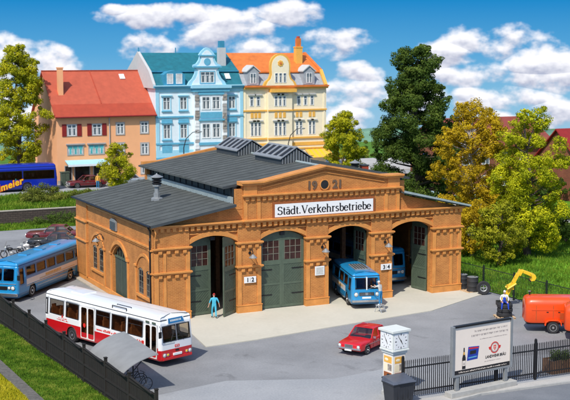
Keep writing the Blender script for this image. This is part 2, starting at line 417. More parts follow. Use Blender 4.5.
CLOUDS = [_cl(*c) for c in ((14,58,26,12),(46,66,26,10),(72,72,16,6),(6,82,14,12),(146,46,22,7),(176,17,46,7),(228,30,46,10),(258,45,26,7),
          (292,14,32,7),(118,10,10,3),(334,42,26,8),(362,72,20,6),(352,94,30,9),(338,120,26,12),(486,42,36,9),(448,56,26,9),(466,74,30,7),
          (548,60,30,14),(556,80,40,7),(512,97,34,7),(556,112,30,8),(470,100,24,7),(498,124,26,8),(10,118,22,8),(48,112,20,8),(420,100,30,8))]
make_world()

scene.view_settings.view_transform = 'Standard'; scene.view_settings.look = 'None'
scene.view_settings.gamma = 1; scene.view_settings.exposure = 0.34

# ------------------------------------------------------------------ the setting
def sheet(name, poly, z, m, kind='structure', thick=0.0):
    b = MB()
    if thick: b.prism(poly, 'z', z - thick, z, m)
    else: b.add([(x, y, z) for x, y in poly], [tuple(range(len(poly)))], m)
    o = b.build(name); tag(o, kind=kind); return o

sheet('ground', [(-70,-90),(160,-90),(160,47),(-70,47)], 0.0, 'asphalt')
sheet('far_ground', [(-70,47.35),(160,47.35),(160,128),(-70,128)], 1.2, 'turf')
sheet('yard_patch', [(-6.2,-15.4),(-1.2,-14.3),(4,-16.4),(9.5,-15.6),(19,-17.6),(26,-18.2),(26,-21.6),(-5.4,-21.6)], .004, 'asphalt_light')
sheet('apron', [(1.2,-2.2),(.52,-7.3),(4,-7.0),(10.55,-5.9),(17.69,-4.85),(24.2,-1.7),(23.2,.3),(.5,.3)], .05, 'apron_concrete', thick=.05)
sheet('depot_floor', [(.3,.3),(22.9,.3),(22.9,16.7),(.3,16.7)], .06, 'apron_concrete', thick=.05)
# foreground pavement with a real kerb and the lower road
sheet('pavement', [(-5.4,-21.6),(40,-21.2),(40,-22.68),(14.7,-22.54),(9.2,-22.34),(7.0,-22.83),(-5.4,-23.44)], .008, 'pavement')
sheet('road', [(-3,-23.4),(7.0,-22.87),(9.2,-22.38),(14.7,-22.58),(40,-22.72),(40,-40),(-3,-40)], .012, 'road_asphalt')
b = MB()
kp = [(-3,-23.36),(7.0,-22.85),(9.2,-22.36),(14.7,-22.56),(40,-22.7)]
for i in range(len(kp)-1):
    a, c = Vector(kp[i]), Vector(kp[i+1]); n = (c-a).normalized(); n = Vector((-n.y, n.x))
    b.hexa([(a.x,a.y,0),(c.x,c.y,0),(c.x+n.x*.16,c.y+n.y*.16,0),(a.x+n.x*.16,a.y+n.y*.16,0),(a.x,a.y,.11),(c.x,c.y,.11),(c.x+n.x*.16,c.y+n.y*.16,.11),(a.x+n.x*.16,a.y+n.y*.16,.11)], 'kerb')
tag(b.build('kerb'), kind='structure')

# lawn at the front left, with a soil strip and a yellow corner
def wavy(x, y): return .12*math.sin(x*.9+1)*math.cos(y*.7) + .06*math.sin(x*2.3+y*1.7)
def terrain(name, x0, x1, y0, y1, fz, m, n=40, k=40):
    b = MB(); pts = []; f = []
    for j in range(k+1):
        for i in range(n+1):
            x = x0+(x1-x0)*i/n; y = y0+(y1-y0)*j/k; pts.append((x, y, fz(x, y)))
    for j in range(k):
        for i in range(n): f.append((j*(n+1)+i, j*(n+1)+i+1, (j+1)*(n+1)+i+1, (j+1)*(n+1)+i))
    b.add(pts, f, m); o = b.build(name, smooth=True); tag(o, kind='structure'); return o
def fence_x(y): return -8.9 + (4-y)*(1.05/18)     # line of the brown fence
lawn_z = lambda x, y: .06 + .05*math.sin(x*1.3+1)*math.cos(y*.8)
b = MB(); pts = []; f = []
for j in range(61):
    y = -30 + j
    for i in range(25):
        x1 = fence_x(y) - .02; x = x1 - 16*i/24; pts.append((x, y, lawn_z(x, y)))
for j in range(60):
    for i in range(24): f.append((j*25+i, (j+1)*25+i, (j+1)*25+i+1, j*25+i+1))
b.add(pts, f, 'turf'); tag(b.build('lawn_ground', smooth=True), kind='structure')
def strip_x(y): return -11.2 + (-8 - y)*.027
def in_strip(x, y): return abs(x - strip_x(y)) < .32
b = MB()
for j in range(40):
    y0, y1 = -22 + j*.5, -21.5 + j*.5
    b.add([(strip_x(y0)-.34,y0,.125),(strip_x(y0)+.34,y0,.125),(strip_x(y1)+.34,y1,.125),(strip_x(y1)-.34,y1,.125)], [(0,1,2,3)], 'grey_soil')
tag(b.build('soil_path'), kind='structure')

def blades(name, n, where, h0, h1, m, w=.03, lean=.5, fz=lambda x, y: 0):
    b = MB(); v = []; f = []
    for _ in range(n):
        q = where()
        if q is None: continue
        x, y = q; z = fz(x, y); h = rnd.uniform(h0, h1); a = rnd.uniform(0, 2*PI); lx = math.cos(a)*h*lean*rnd.random(); ly = math.sin(a)*h*lean*rnd.random()
        c = rnd.uniform(0, PI); dx = math.cos(c)*w; dy = math.sin(c)*w; o = len(v)
        v += [(x-dx,y-dy,z),(x+dx,y+dy,z),(x+lx*.4+dx*.6,y+ly*.4+dy*.6,z+h*.6),(x+lx*.4-dx*.6,y+ly*.4-dy*.6,z+h*.6),(x+lx,y+ly,z+h)]
        f += [(o,o+1,o+2,o+3),(o+3,o+2,o+4)]
    b.add(v, f, m); o = b.build(name); return tag(o, kind='stuff')
def w_lawn():
    y = rnd.uniform(-18, 7); x = fence_x(y) - .05 - rnd.random()**1.1*7.5
    if in_strip(x, y) or x < strip_x(y): return None
    return x, y
tag(blades('grass', 95000, w_lawn, .05, .16, 'grass_blade', w=.016, fz=lambda x, y: lawn_z(x, y)), 'bright green grass of the corner lawn before the brown fence', 'grass')
def w_yel():
    y = rnd.uniform(-18, -8); x = strip_x(y) - .34 - rnd.random()*2.2
    return x, y
tag(blades('grass', 14000, w_yel, .05, .16, 'grass_yellow', w=.02, fz=lambda x, y: lawn_z(x, y)), 'yellow dry grass beyond the grey soil strip', 'grass')

# meadow to the right of the depot
def mead_z(x, y):
    t = max(0, min(1, (x-25.4)/8)); return .02 + t*(.25 + .18*math.sin(x*.5)*math.cos(y*.4)) + .05*math.sin(x*1.7+y)
def mead_x0(y): return 24.75 + (1-y)*.06
b = MB(); pts = []; f = []
for j in range(61):
    y = -40 + j*1.42
    for i in range(41):
        x = mead_x0(y) + 60*(i/40)**1.3; pts.append((x, y, mead_z(x, y)))
for j in range(60):
    for i in range(40): f.append((j*41+i, j*41+i+1, (j+1)*41+i+1, (j+1)*41+i))
b.add(pts, f, 'meadow'); tag(b.build('meadow_ground', smooth=True), kind='structure')
def w_mead():
    y = rnd.uniform(-12, 40); x = mead_x0(y) + .1 + rnd.random()**1.2*30
    return x, y
tag(blades('grass', 60000, w_mead, .12, .38, 'grass_far', w=.04, fz=mead_z), 'lush green meadow grass behind the black wire fence', 'grass')
sheet('footpath', [(44,18),(70,27),(70,31),(44,21)], .62, 'pavement')

# the raised street at the back: wall, bank, hedge
b = MB(); b.box(-40, 30, 47, 47.35, 0, 1.35, 'bank_stone'); b.box(-40, 30, 46.96, 47.39, 1.35, 1.43, 'plinth_stone')
tag(b.build('retaining_wall'), 'low dark stone retaining wall under the grass bank', 'wall')
bank_z = lambda x, y: 1.3 + (min(y, 53.2)-47.36)/(53.2-47.36)*.85 + .05*math.sin(x*1.1+y)
terrain('bank_ground', -40, 30, 47.36, 53.3, bank_z, 'meadow', 70, 10)
tag(blades('grass', 16000, lambda: (rnd.uniform(-9, 14), rnd.uniform(47.4, 53.2)), .15, .4, 'grass_far', w=.05, fz=bank_z), 'bright green grass bank above the dark retaining wall', 'grass')
sheet('street', [(-60,53.3),(120,53.3),(120,58.2),(-60,58.2)], 2.2, 'asphalt_light', thick=.3)
sheet('street_pavement', [(-60,58.2),(120,58.2),(120,74),(-60,74)], 2.3, 'pavement', thick=.3)
sheet('parking_grass', [(-30,42.5),(-30,46.95),(9.5,46.95),(9.5,43.6),(2,43.2)], .03, 'meadow')
tag(blades('grass', 8000, lambda: (rnd.uniform(-9, 9), rnd.uniform(43.3, 46.9)), .1, .35, 'grass_far', w=.05), 'strip of green grass below the dark retaining wall', 'grass')

# far hills
def ridge(name, pts, depth, m):
    b = MB(); n = len(pts)
    v = []; f = []
    for (x, y, z) in pts: v += [(x, y, -2), (x*1.0, y+depth*.35, z), (x, y+depth*.6, z*1.02), (x, y+depth, -2)]
    for i in range(n-1):
        for k in range(3): f.append((i*4+k, (i+1)*4+k, (i+1)*4+k+1, i*4+k+1))
    b.add(v, f, m); o = b.build(name, smooth=True); tag(o, kind='structure')
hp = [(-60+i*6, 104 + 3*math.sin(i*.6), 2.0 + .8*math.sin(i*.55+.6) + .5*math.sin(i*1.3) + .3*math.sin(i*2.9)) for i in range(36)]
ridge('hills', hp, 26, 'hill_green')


# ------------------------------------------------------------------ the depot
depot = thing('bus_depot', 'ochre brick bus depot with four arched green gateways and dark seamed roofs', 'building')
PIER = [(0, 2.45), (5.74, 7.46), (10.755, 12.48), (15.77, 17.49), (20.78, 23.23)]
DOOR = [(PIER[i][1], PIER[i+1][0]) for i in range(4)]
SPR, CRN = 4.78, 5.30
def arch_z(x, a, c, spr=SPR, crn=CRN):
    h = crn - spr; w = (c-a)/2; r = (w*w + h*h)/(2*h); cx = (a+c)/2
    return crn - r + math.sqrt(max(0, r*r - (x-cx)**2))
def wing_z(x):    # top of the gable wall under the wing roofs
    return 6.1 + min(x*.17, (23.23 - x)*.222)
def wall_slab(b, m, s0, s1, t0, t1, z0, top, openings, axis='y', N=12):
    """wall in direction s with arched openings (a, c, sill, spring, crown); thickness t0..t1"""
    def hx(sa, sb, za0, zb0, za1, zb1):
        if axis == 'y': p = [(sa,t0,za0),(sb,t0,zb0),(sb,t1,zb0),(sa,t1,za0),(sa,t0,za1),(sb,t0,zb1),(sb,t1,zb1),(sa,t1,za1)]
        else: p = [(t0,sb,zb0),(t0,sa,za0),(t1,sa,za0),(t1,sb,zb0),(t0,sb,zb1),(t0,sa,za1),(t1,sa,za1),(t1,sb,zb1)]
        b.hexa(p, m)
    cur = s0
    for (a, c, sill, spr, crn) in sorted(openings):
        if a > cur: hx(cur, a, z0, z0, top(cur), top(a))
        if sill > z0: hx(a, c, z0, z0, sill, sill)
        for i in range(N):
            xa = a+(c-a)*i/N; xb = a+(c-a)*(i+1)/N
            hx(xa, xb, arch_z(xa, a, c, spr, crn), arch_z(xb, a, c, spr, crn), top(xa), top(xb))
        cur = c
    if cur < s1: hx(cur, s1, z0, z0, top(cur), top(s1))

b = MB()
wall_slab(b, 'brick', .0, 23.23, .16, .6, 0, lambda x: wing_z(x), [(a, c, 0, SPR, CRN) for a, c in DOOR])
b.build('front_wall', depot)
# side wall openings: lancet windows in pairs, door, vent
LWIN = [(10.75, 11.75), (12.25, 13.25), (.62, 1.62), (2.12, 3.12)]
b = MB()
wall_slab(b, 'brick', .6, 16.6, .02, .45, 0, lambda y: 6.1, [(a, c, 1.38, 2.95, 3.12) for a, c in LWIN] + [(5.5, 8.5, 0, 3.1, 3.85)], axis='x', N=8)
b.build('side_wall', depot)
b = MB(); b.prism([(0,0),(23.23,0),(23.23,6.1),(18.9,6.9),(18.9,8.2),(12.1,9.35),(5.4,8.2),(5.4,6.9),(0,6.1)], 'y', 16.6, 17.0, 'brick')
b.build('rear_wall', depot)
b = MB(); wall_slab(b, 'brick', .6, 16.6, 22.8, 23.2, 0, lambda y: 6.1, [(1.2,2.2,1.2,3.6,3.8),(5.4,6.4,1.2,3.6,3.8),(10.5,11.5,1.2,3.6,3.8)], axis='x', N=6)
b.build('side_wall', depot)
# stone base strip at the side
b = MB(); b.box(-.42, .02, -.1, 17.3, 0, .14, 'plinth_stone'); b.box(-.06, .02, 0, 17.05, .14, .5, 'brick_trim'); b.build('plinth', depot, bevel=.02)

def dentils_x(b, x0, x1, y, z, n, w=.17, h=.24, d=.13, m='brick_trim'):
    w *= 1.25; st = (x1-x0)/n
    for i in range(n):
        c = x0 + st*(i+.5); b.box(c-w/2, c+w/2, y-d, y+.01, z-h, z, m)
        b.box(c-w/2+.03, c+w/2-.03, y-d*.55, y+.01, z-h-.09, z-h, m)
def dentils_y(b, y0, y1, x, z, n, w=.14, h=.13, d=.07, m='brick_trim'):
    st = (y1-y0)/n
    for i in range(n):
        c = y0 + st*(i+.5); b.box(x-d, x+.01, c-w/2, c+w/2, z-h, z, m)

def pier(x0, x1, right=False):
    b = MB()
    b.box(x0+.04, x1-.04, .0, .17, 0, 6.0, 'brick')
    for q in (x0+.02, x1-.30): b.box(q, q+.28, -.055, .01, .5, 4.40, 'brick_trim')
    if x1-x0 > 2:                                # the two corner piers carry a second narrow strip
        q = x0+.62 if not right else x1-.95
        b.box(q, q+.2, -.05, .01, .5, 4.40, 'brick_trim')
    b.box(x0-.02, x1+.02, -.09, .16, 0, .5, 'brick_trim'); b.box(x0-.05, x1+.05, -.12, .16, .5, .56, 'brick_trim')
    for z, o in ((4.75, .1), (3.18, .1)):
        b.box(x0-o, x1+o, -.2, .17, z-.11, z, 'brick_trim')
        b.box(x0-.04, x1+.04, -.11, .17, z-.19, z-.112, 'brick_trim')
        n = 3 if x1-x0 < 2 else 4
        dentils_x(b, x0+.12, x1-.12, -.0, z-.19, n, w=.2, h=.2, d=.14)
    b.box((x0+x1)/2-.04, (x0+x1)/2+.04, .10, .165, 4.76, 5.65, 'brick_trim')
    b.build('brick_pier', depot, bevel=.012)
for i, (a, c) in enumerate(PIER): pier(a, c, i == 4)

# arch rings
for a, c in DOOR:
    b = MB(); N = 16
    for i in range(N):
        xa = a-.12+(c-a+.24)*i/N; xb = a-.12+(c-a+.24)*(i+1)/N
        za, zb = arch_z(xa, a-.12, c+.12, SPR, CRN+.0), arch_z(xb, a-.12, c+.12, SPR, CRN+.0)
        b.hexa([(xa,.03,za),(xb,.03,zb),(xb,.17,zb),(xa,.17,za),(xa,.03,za+.3),(xb,.03,zb+.3),(xb,.17,zb+.3),(xa,.17,za+.3)], 'brick_trim')
    b.build('arch_ring', depot)

# cornices of the wings
def cornice(x0, x1):
    b = MB(); n = round((x1-x0)/.41)
    b.box(x0, x1, -.26, .16, 6.08, 6.18, 'brick_trim'); b.box(x0, x1, -.15, .16, 5.98, 6.077, 'brick_trim')
    dentils_x(b, x0+.05, x1-.05, .16, 5.98, n, w=.19, h=.24, d=.26)
    b.build('cornice', depot, bevel=.01)
cornice(-.12, 6.15); cornice(18.05, 23.35)
b = MB(); b.box(.0, 23.2, .05, .16, 5.45, 5.52, 'brick_trim'); b.build('string_course', depot)

# centre block: mid cornice, sign field, upper dentils, pediment
BX0, BX1 = 6.2, 18.0
b = MB()
def ped_z(x):
    u = min(x-BX0, BX1-x)
    return 8.50 if u < 1.25 else 8.50 + (u-1.25)/(5.9-1.25)*.86
xs = [BX0, BX0+1.25, 12.1, BX1-1.25, BX1]
b.prism([(BX0,6.18),(BX1,6.18)] + [(x, ped_z(x)) for x in reversed(xs)], 'y', -.02, .45, 'brick')
for q in (BX0, BX0+.95, BX1-1.2, BX1-.25):
    b.box(q, q+.25, -.07, -.01, 6.2, 7.42, 'brick_trim')
for q in (BX0, BX1-.95): b.box(q, q+.95, -.06, -.01, 7.8, 8.42, 'brick_trim')
b.build('pediment_wall', depot)
b = MB()
b.box(BX0-.12, BX1+.12, -.36, .16, 6.10, 6.2, 'brick_trim'); b.box(BX0-.05, BX1+.05, -.22, .16, 5.98, 6.097, 'brick_trim')
dentils_x(b, BX0, BX1, .16, 5.98, 29, w=.19, h=.26, d=.34)
b.box(BX0-.12, BX1+.12, -.3, .0, 7.74, 7.84, 'brick_trim'); b.box(BX0-.05, BX1+.05, -.16, .0, 7.65, 7.737, 'brick_trim')
dentils_x(b, BX0, BX1, -.02, 7.65, 29, w=.19, h=.22, d=.13)
b.build('cornice', depot, bevel=.01)
b = MB()      # coping
for i in range(4):
    xa, xb = xs[i], xs[i+1]
    if i == 0: xa -= .22
    if i == 3: xb += .22
    za, zb = ped_z(xs[i]), ped_z(xs[i+1])
    for (y0, d0, d1) in ((-.34, .08, .2), (-.22, -.06, .08)):
        b.hexa([(xa,y0,za+d0),(xb,y0,zb+d0),(xb,.6,zb+d0),(xa,.6,za+d0),(xa,y0,za+d1),(xb,y0,zb+d1),(xb,.6,zb+d1),(xa,.6,za+d1)], 'brick_trim')
    # thin inner moulding under the rake
    if i in (1, 2): b.hexa([(xa,-.1,za-.32),(xb,-.1,zb-.32),(xb,-.01,zb-.32),(xa,-.01,za-.32),(xa,-.1,za-.24),(xb,-.1,zb-.24),(xb,-.01,zb-.24),(xa,-.01,za-.24)], 'brick_trim')
b.build('coping', depot, bevel=.012)
# round window and the year
b = MB(); b.lathe([(.37, -.06), (.37, -.12), (.30, -.12), (.30, -.08)], 'brick_trim', 24, (12.1, 0, 8.24), 'y'); b.lathe([(.295, -.06), (.295, -.09)], 'dark_glass', 24, (12.1, 0, 8.24), 'y')
b.build('round_window', depot)
mat('year_metal', (.14,.085,.05), .5)
for body, x in (('19', 10.78), ('21', 12.72)):
    text_mesh(body, .78, 'year_metal', 'year_number', depot, Matrix.Translation((x, -.04, 7.96)) @ UPR, extrude=.03, bold=.028)
# small iron brackets above the piers of the gates
# ---- side wall dressing
b = MB()
b.box(-.12, .02, .0, 17.0, 4.66, 4.78, 'brick_trim'); dentils_y(b, .3, 14.0, .0, 4.66, 52)
b.box(-.09, .02, .0, 17.0, 5.85, 5.95, 'brick_trim'); dentils_y(b, .3, 14.0, .0, 6.08, 44, h=.12)
b.build('string_course', depot, bevel=.01)
for (a, c) in ((14.35, 17.02), (-.0, .42)):
    b = MB()
    b.box(-.10, .02, a, c, .5, 6.08, 'brick')
    for q in (a, c-.22): b.box(-.15, -.09, q, q+.22, .5, 4.5, 'brick_trim')
    for z in (4.66, 3.18): b.box(-.24, .02, a-.05, c+.05, z-.1, z, 'brick_trim')
    b.build('pilaster', depot, bevel=.01)
for y in (3.5, 5.15, 8.85, 10.35):
    b = MB(); b.box(-.06, .02, y-.12, y+.12, .5, 3.2, 'brick_trim'); b.box(-.12, .02, y-.2, y+.2, 3.1, 3.24, 'brick_trim'); b.build('lesene', depot, bevel=.01)
def ring_y(b, y0, y1, spr, crn, x, w, d, m, N=14):
    for i in range(N):
        ya = y0+(y1-y0)*i/N; yb = y0+(y1-y0)*(i+1)/N
        za, zb = arch_z(ya, y0, y1, spr, crn), arch_z(yb, y0, y1, spr, crn)
        b.hexa([(x-d,yb,zb),(x-d,ya,za),(x,ya,za),(x,yb,zb),(x-d,yb,zb+w),(x-d,ya,za+w),(x,ya,za+w),(x,yb,zb+w)], m)
for (y0, y1) in ((.45, 3.3), (10.55, 13.45)):
    b = MB(); ring_y(b, y0, y1, 3.15, 3.95, .02, .2, .07, 'brick_trim')
    b.build('window_arch', depot)
    b = MB(); b.box(-.12, .02, y0, y1, 1.22, 1.36, 'brick_trim'); b.build('window_sill', depot)
    if y0 < 5: continue
    b = MB(); b.lathe([(.34, -.03), (.34, -.07), (.26, -.07), (.26, -.03)], 'brick_trim', 16, (.02, (y0+y1)/2, 3.55), 'x')
    b.build('roundel', depot)
b = MB(); ring_y(b, 5.3, 8.7, 3.15, 4.0, .02, .26, .12, 'brick_trim'); b.build('door_arch', depot)
def lancet(a, c, x=.09, z0=1.38, z1=3.0, sgn=1):
    f = MB(); w = c-a
    f.box(x-.03, x+.03, a, a+.07, z0, z1+.02, 'muntin'); f.box(x-.03, x+.03, c-.07, c, z0, z1+.02, 'muntin')
    f.box(x-.03, x+.03, a+.07, c-.07, z0, z0+.07, 'muntin'); f.box(x-.03, x+.03, a+.07, c-.07, z1-.05, z1+.1, 'muntin')
    f.box(x-.02, x+.02, (a+c)/2-.02, (a+c)/2+.02, z0+.07, z1-.05, 'muntin')
    for k in range(1, 4): f.box(x-.018, x+.018, a+.07, c-.07, z0+(z1-z0)*k/4-.018, z0+(z1-z0)*k/4+.018, 'muntin')
    o = f.build('window', depot)
    g = MB(); g.box(x-.008, x+.008, a+.05, c-.05, z0+.05, z1+.02, 'dark_glass' if sgn > 0 else 'glass_light'); g.build('pane', o)
for a, c in LWIN: lancet(a, c)
for a, c in ((1.2,2.2),(5.4,6.4),(10.5,11.5)): lancet(a, c, 23.0, 1.2, 3.6, -1)
# side door with fanlight
f = MB(); f.box(.2, .28, 5.5, 8.5, 0, 2.95, 'green_door')
for k in range(13): f.box(.185, .2, 5.6+k*.22, 5.62+k*.22+.02, .1, 2.9, 'roof_edge')
f.box(.16, .2, 6.96, 7.04, .05, 2.95, 'green_door_frame'); f.box(.14, .3, 5.5, 8.5, 2.95, 3.07, 'green_door_frame')
o = f.build('side_door', depot)
g = MB(); g.prism([(5.5,3.07),(8.5,3.07)] + [(8.5-3*i/12, arch_z(8.5-3*i/12, 5.5, 8.5, 3.1, 3.85)) for i in range(13)], 'x', .24, .26, 'dark_glass')
for k in range(1, 6): g.box(.2, .24, 5.5+.5*k-.02, 5.5+.5*k+.02, 3.07, 3.75, 'green_door_frame')
g.build('fanlight', o)
# vent box on the side wall
f = MB(); f.box(-.12, .0, 7.35, 8.65, 4.86, 5.5, 'grey_metal')
for k in range(6): f.box(-.15, -.12, 7.42, 8.58, 4.92+k*.095, 4.96+k*.095, 'roof_edge')
f.prism([(7.35,5.5),(8.65,5.5),(8.3,5.66),(7.7,5.66)], 'x', -.12, 0, 'grey_metal')
f.build('vent_grille', depot)
# downpipe at the corner
f = MB(); f.tube([(-.3,.25,6.1),(-.16,.2,5.85),(-.16,.2,5.4),(-.22,.12,5.2),(-.2,.12,.1)], .055, 'iron', 8)
for z in (1.5, 3.0, 4.5): f.cyl((-.2,.12,z), (-.2,.12,z+.06), .075, 'iron')
f.build('downpipe', depot, smooth=True)
f = MB(); f.tube([(-.02,-.25,6.0),(.05,-.3,5.7),(.02,-.14,5.35),(.02,-.14,4.8)], .045, 'brick_trim', 8); f.build('downpipe', depot, smooth=True)

# ---- gates
def leaf(w, hinge, ang, flip, ztop_in, ztop_out):
    """gate leaf as an Empty-less part: mesh in its own frame, hinge at origin, leaf to +x (or -x when flip)"""
    s = -1 if flip else 1
    f = MB()
    def bx(x0, x1, y0, y1, z0, z1, m):
        if s < 0: x0, x1 = -x1, -x0
        f.box(x0, x1, y0, y1, z0, z1, m)
    zt = lambda t: ztop_out + (ztop_in-ztop_out)*(1-(1-t/w)**2)     # t from hinge
    n = 8; poly = [(0, .04), (w, .04)] + [(w-w*i/n, zt(w-w*i/n)) for i in range(n+1)]
    poly = [(s*q[0], q[1]) for q in poly]
    if s < 0: poly = poly[::-1]
    zw0, zw1 = 3.25, zt(0)-.12
    # solid up to the glazing, then stiles
    f.prism([(s*q[0], q[1]) for q in ([(0,.04),(w,.04),(w,zw0),(0,zw0)] if s > 0 else [(w,.04),(0,.04),(0,zw0),(w,zw0)])], 'y', -.03, .03, 'green_door')
    bx(0, .16, -.03, .03, zw0, zt(0), 'green_door'); bx(w-.16, w, -.03, .03, zw0, zt(w)-.02, 'green_door')
    for i in range(n):
        a, c = w*i/n, w*(i+1)/n; za = zw1
        q = [(a,za),(c,za),(c,zt(c)),(a,zt(a))]
        if s < 0: q = [(-x, z) for x, z in q][::-1]
        f.prism(q, 'y', -.029, .029, 'green_door')
    # frame battens and diagonal boarding
    for z0, z1 in ((.04,.22),(1.58,1.72),(2.95,3.25)): bx(.0, w, -.055, -.031, z0, z1, 'green_door_frame')
    for x0 in (0, w-.16): bx(x0, x0+.16, -.05, -.0301, .22, zw1, 'green_door_frame')
    for (z0, z1, dr) in ((.22, 1.58, 1), (1.72, 2.95, -1)):
        k = 0; W = w-.32; H = z1-z0; t = -H
        while t < W:
            x0, y0 = max(t, 0), max(0, -t); L = min(W-x0, H-y0)
            if L > .08:
                xa, xb = x0, x0+L; za, zb = z0+y0, z0+y0+L
                if dr < 0: xa, xb = W-xa, W-xb
                xa += .16; xb += .16
                f.add([(s*xa,-.033,za),(s*xb,-.033,zb),(s*xb,-.033,zb+.035),(s*xa,-.033,za+.035),
                       (s*xa,-.046,za),(s*xb,-.046,zb),(s*xb,-.046,zb+.035),(s*xa,-.046,za+.035)], [(4,5,6,7),(0,4,7,3),(1,2,6,5),(3,7,6,2),(0,1,5,4)], 'green_door_frame')
            t += .2
    o = f.build('gate_leaf', depot, loc=(hinge[0], hinge[1], .06), rz=ang)
    g = MB(); xa, xb = .2, w-.2
    P = (xb-xa)/3
    def gx(x0, x1, y0, y1, z0, z1, m):
        if s < 0: x0, x1 = -x1, -x0
        g.box(x0, x1, y0, y1, z0, z1, m)
    gx(.16, w-.16, -.006, .006, zw0, zw1, 'reddish_glass')
    for k in range(4): gx(xa+P*k-.018, xa+P*k+.018, -.034, -.007, zw0, zw1, 'muntin')
    for k in range(1, 3): gx(.16, w-.16, -.032, -.007, zw0+(zw1-zw0)*k/3-.016, zw0+(zw1-zw0)*k/3+.016, 'muntin')
    g.build('pane', o)
    for z in (.9, 2.6):
        h = MB(); h.box(*( (0,.9) if s > 0 else (-.9,0)), -.062, -.056, z, z+.07, 'iron'); h.build('hinge', o)
    return o
zin, zout = CRN-.1, SPR-.1
a, c = DOOR[0]; w = (c-a)/2-.02
leaf(w, (a+.02, .42), R(7), False, zin, zout); leaf(w, (c-.03, .30), R(38), True, zin, zout)
a, c = DOOR[1]
leaf(w, (a+.02, .36), 0, False, zin, zout); leaf(w, (c-.02, .36), 0, True, zin, zout)
a, c = DOOR[2]
leaf(w, (a+.06, .62), R(86), False, zin, zout); leaf(w, (c-.06, .62), R(-90), True, zin, zout)
a, c = DOOR[3]
leaf(w, (a+.06, .62), R(88), False, zin, zout); leaf(w, (c-.04, .62), R(-82), True, zin, zout)
f = MB()
for a, c in DOOR[:2]: f.box((a+c)/2-.16, (a+c)/2+.16, .2, .3, 4.98, 5.2, 'black')
f.build('gate_latch', depot)

# ---- roofs
def slope_roof(name, x0, z0, x1, z1, y0, y1, th=.12, seams=True, sp=1.0, flash=False):
    f = MB()
    f.hexa([(x0,y0,z0-th),(x1,y0,z1-th),(x1,y1,z1-th),(x0,y1,z0-th),(x0,y0,z0),(x1,y0,z1),(x1,y1,z1),(x0,y1,z0)], 'roofing')
    # dark fascia
    f.hexa([(x0,y0-.03,z0-th-.04),(x1,y0-.03,z1-th-.04),(x1,y0-.001,z1-th-.04),(x0,y0-.001,z0-th-.04),(x0,y0-.03,z0+.01),(x1,y0-.03,z1+.01),(x1,y0-.001,z1+.01),(x0,y0-.001,z0+.01)], 'roof_edge')
    n = int((y1-y0)/sp)
    for k in range(1, n+1):
        y = y0 + (y1-y0)*k/(n+1)
        f.hexa([(x0,y-.025,z0),(x1,y-.025,z1),(x1,y+.025,z1),(x0,y+.025,z0),(x0,y-.025,z0+.035),(x1,y-.025,z1+.035),(x1,y+.025,z1+.035),(x0,y+.025,z0+.035)], 'roof_seam')
    return f.build(name, depot)
lw = slope_roof('wing_roof', -.32, 6.26, 5.5, 7.30, -.42, 17.1)
rw = slope_roof('wing_roof', 18.1, 7.48, 23.6, 6.24, -.42, 17.1)
f = MB(); f.cyl((-.38,-.4,6.2), (-.38,17.1,6.2), .07, 'iron', n=8); f.build('gutter', depot)
f = MB(); f.hexa([(18.12,-.52,7.40),(23.68,-.52,6.15),(23.68,-.455,6.15),(18.12,-.455,7.40),(18.12,-.52,7.56),(23.68,-.52,6.27),(23.68,-.455,6.27),(18.12,-.455,7.56)], 'flashing'); f.build('flashing', depot)
# clerestory walls under the hall roof
f = MB(); f.box(18.3, 18.5, .45, 16.6, 6.9, 8.32, 'black'); f.build('clerestory', depot)
f = MB(); f.box(5.7, 5.9, .45, 16.6, 6.9, 8.32, 'black')
for k in range(14): f.box(5.645, 5.7, .9+k*1.15, .98+k*1.15, 7.7, 8.3, 'roof_edge')
f.box(5.46, 5.64, .4, 16.9, 7.24, 7.68, 'flashing')
f.build('clerestory', depot)
for q in (5.72, 18.02):
    f = MB(); f.box(q, q+.47, .14, .44, 6.9, 8.2, 'brick'); f.build('gable_return', depot)
hl = slope_roof('hall_roof', 5.0, 8.36, 12.1, 9.42, .62, 17.3)
hr = slope_roof('hall_roof', 19.2, 8.36, 12.1, 9.42, .62, 17.3)
f = MB(); f.cyl((12.1,.7,9.44), (12.1,17.4,9.44), .1, 'flashing', n=8); f.build('ridge_cap', depot)
f = MB()
for (xa, za, xb, zb) in ((5.3,8.62,6.6,8.66),(6.6,8.66,12.1,9.62),(12.1,9.62,17.6,8.66),(17.6,8.66,18.9,8.62)):
    f.hexa([(xa,17.2,za-.3),(xb,17.2,zb-.3),(xb,17.6,zb-.3),(xa,17.6,za-.3),(xa,17.2,za),(xb,17.2,zb),(xb,17.6,zb),(xa,17.6,za)], 'brick_trim')
f.build('rear_coping', depot)
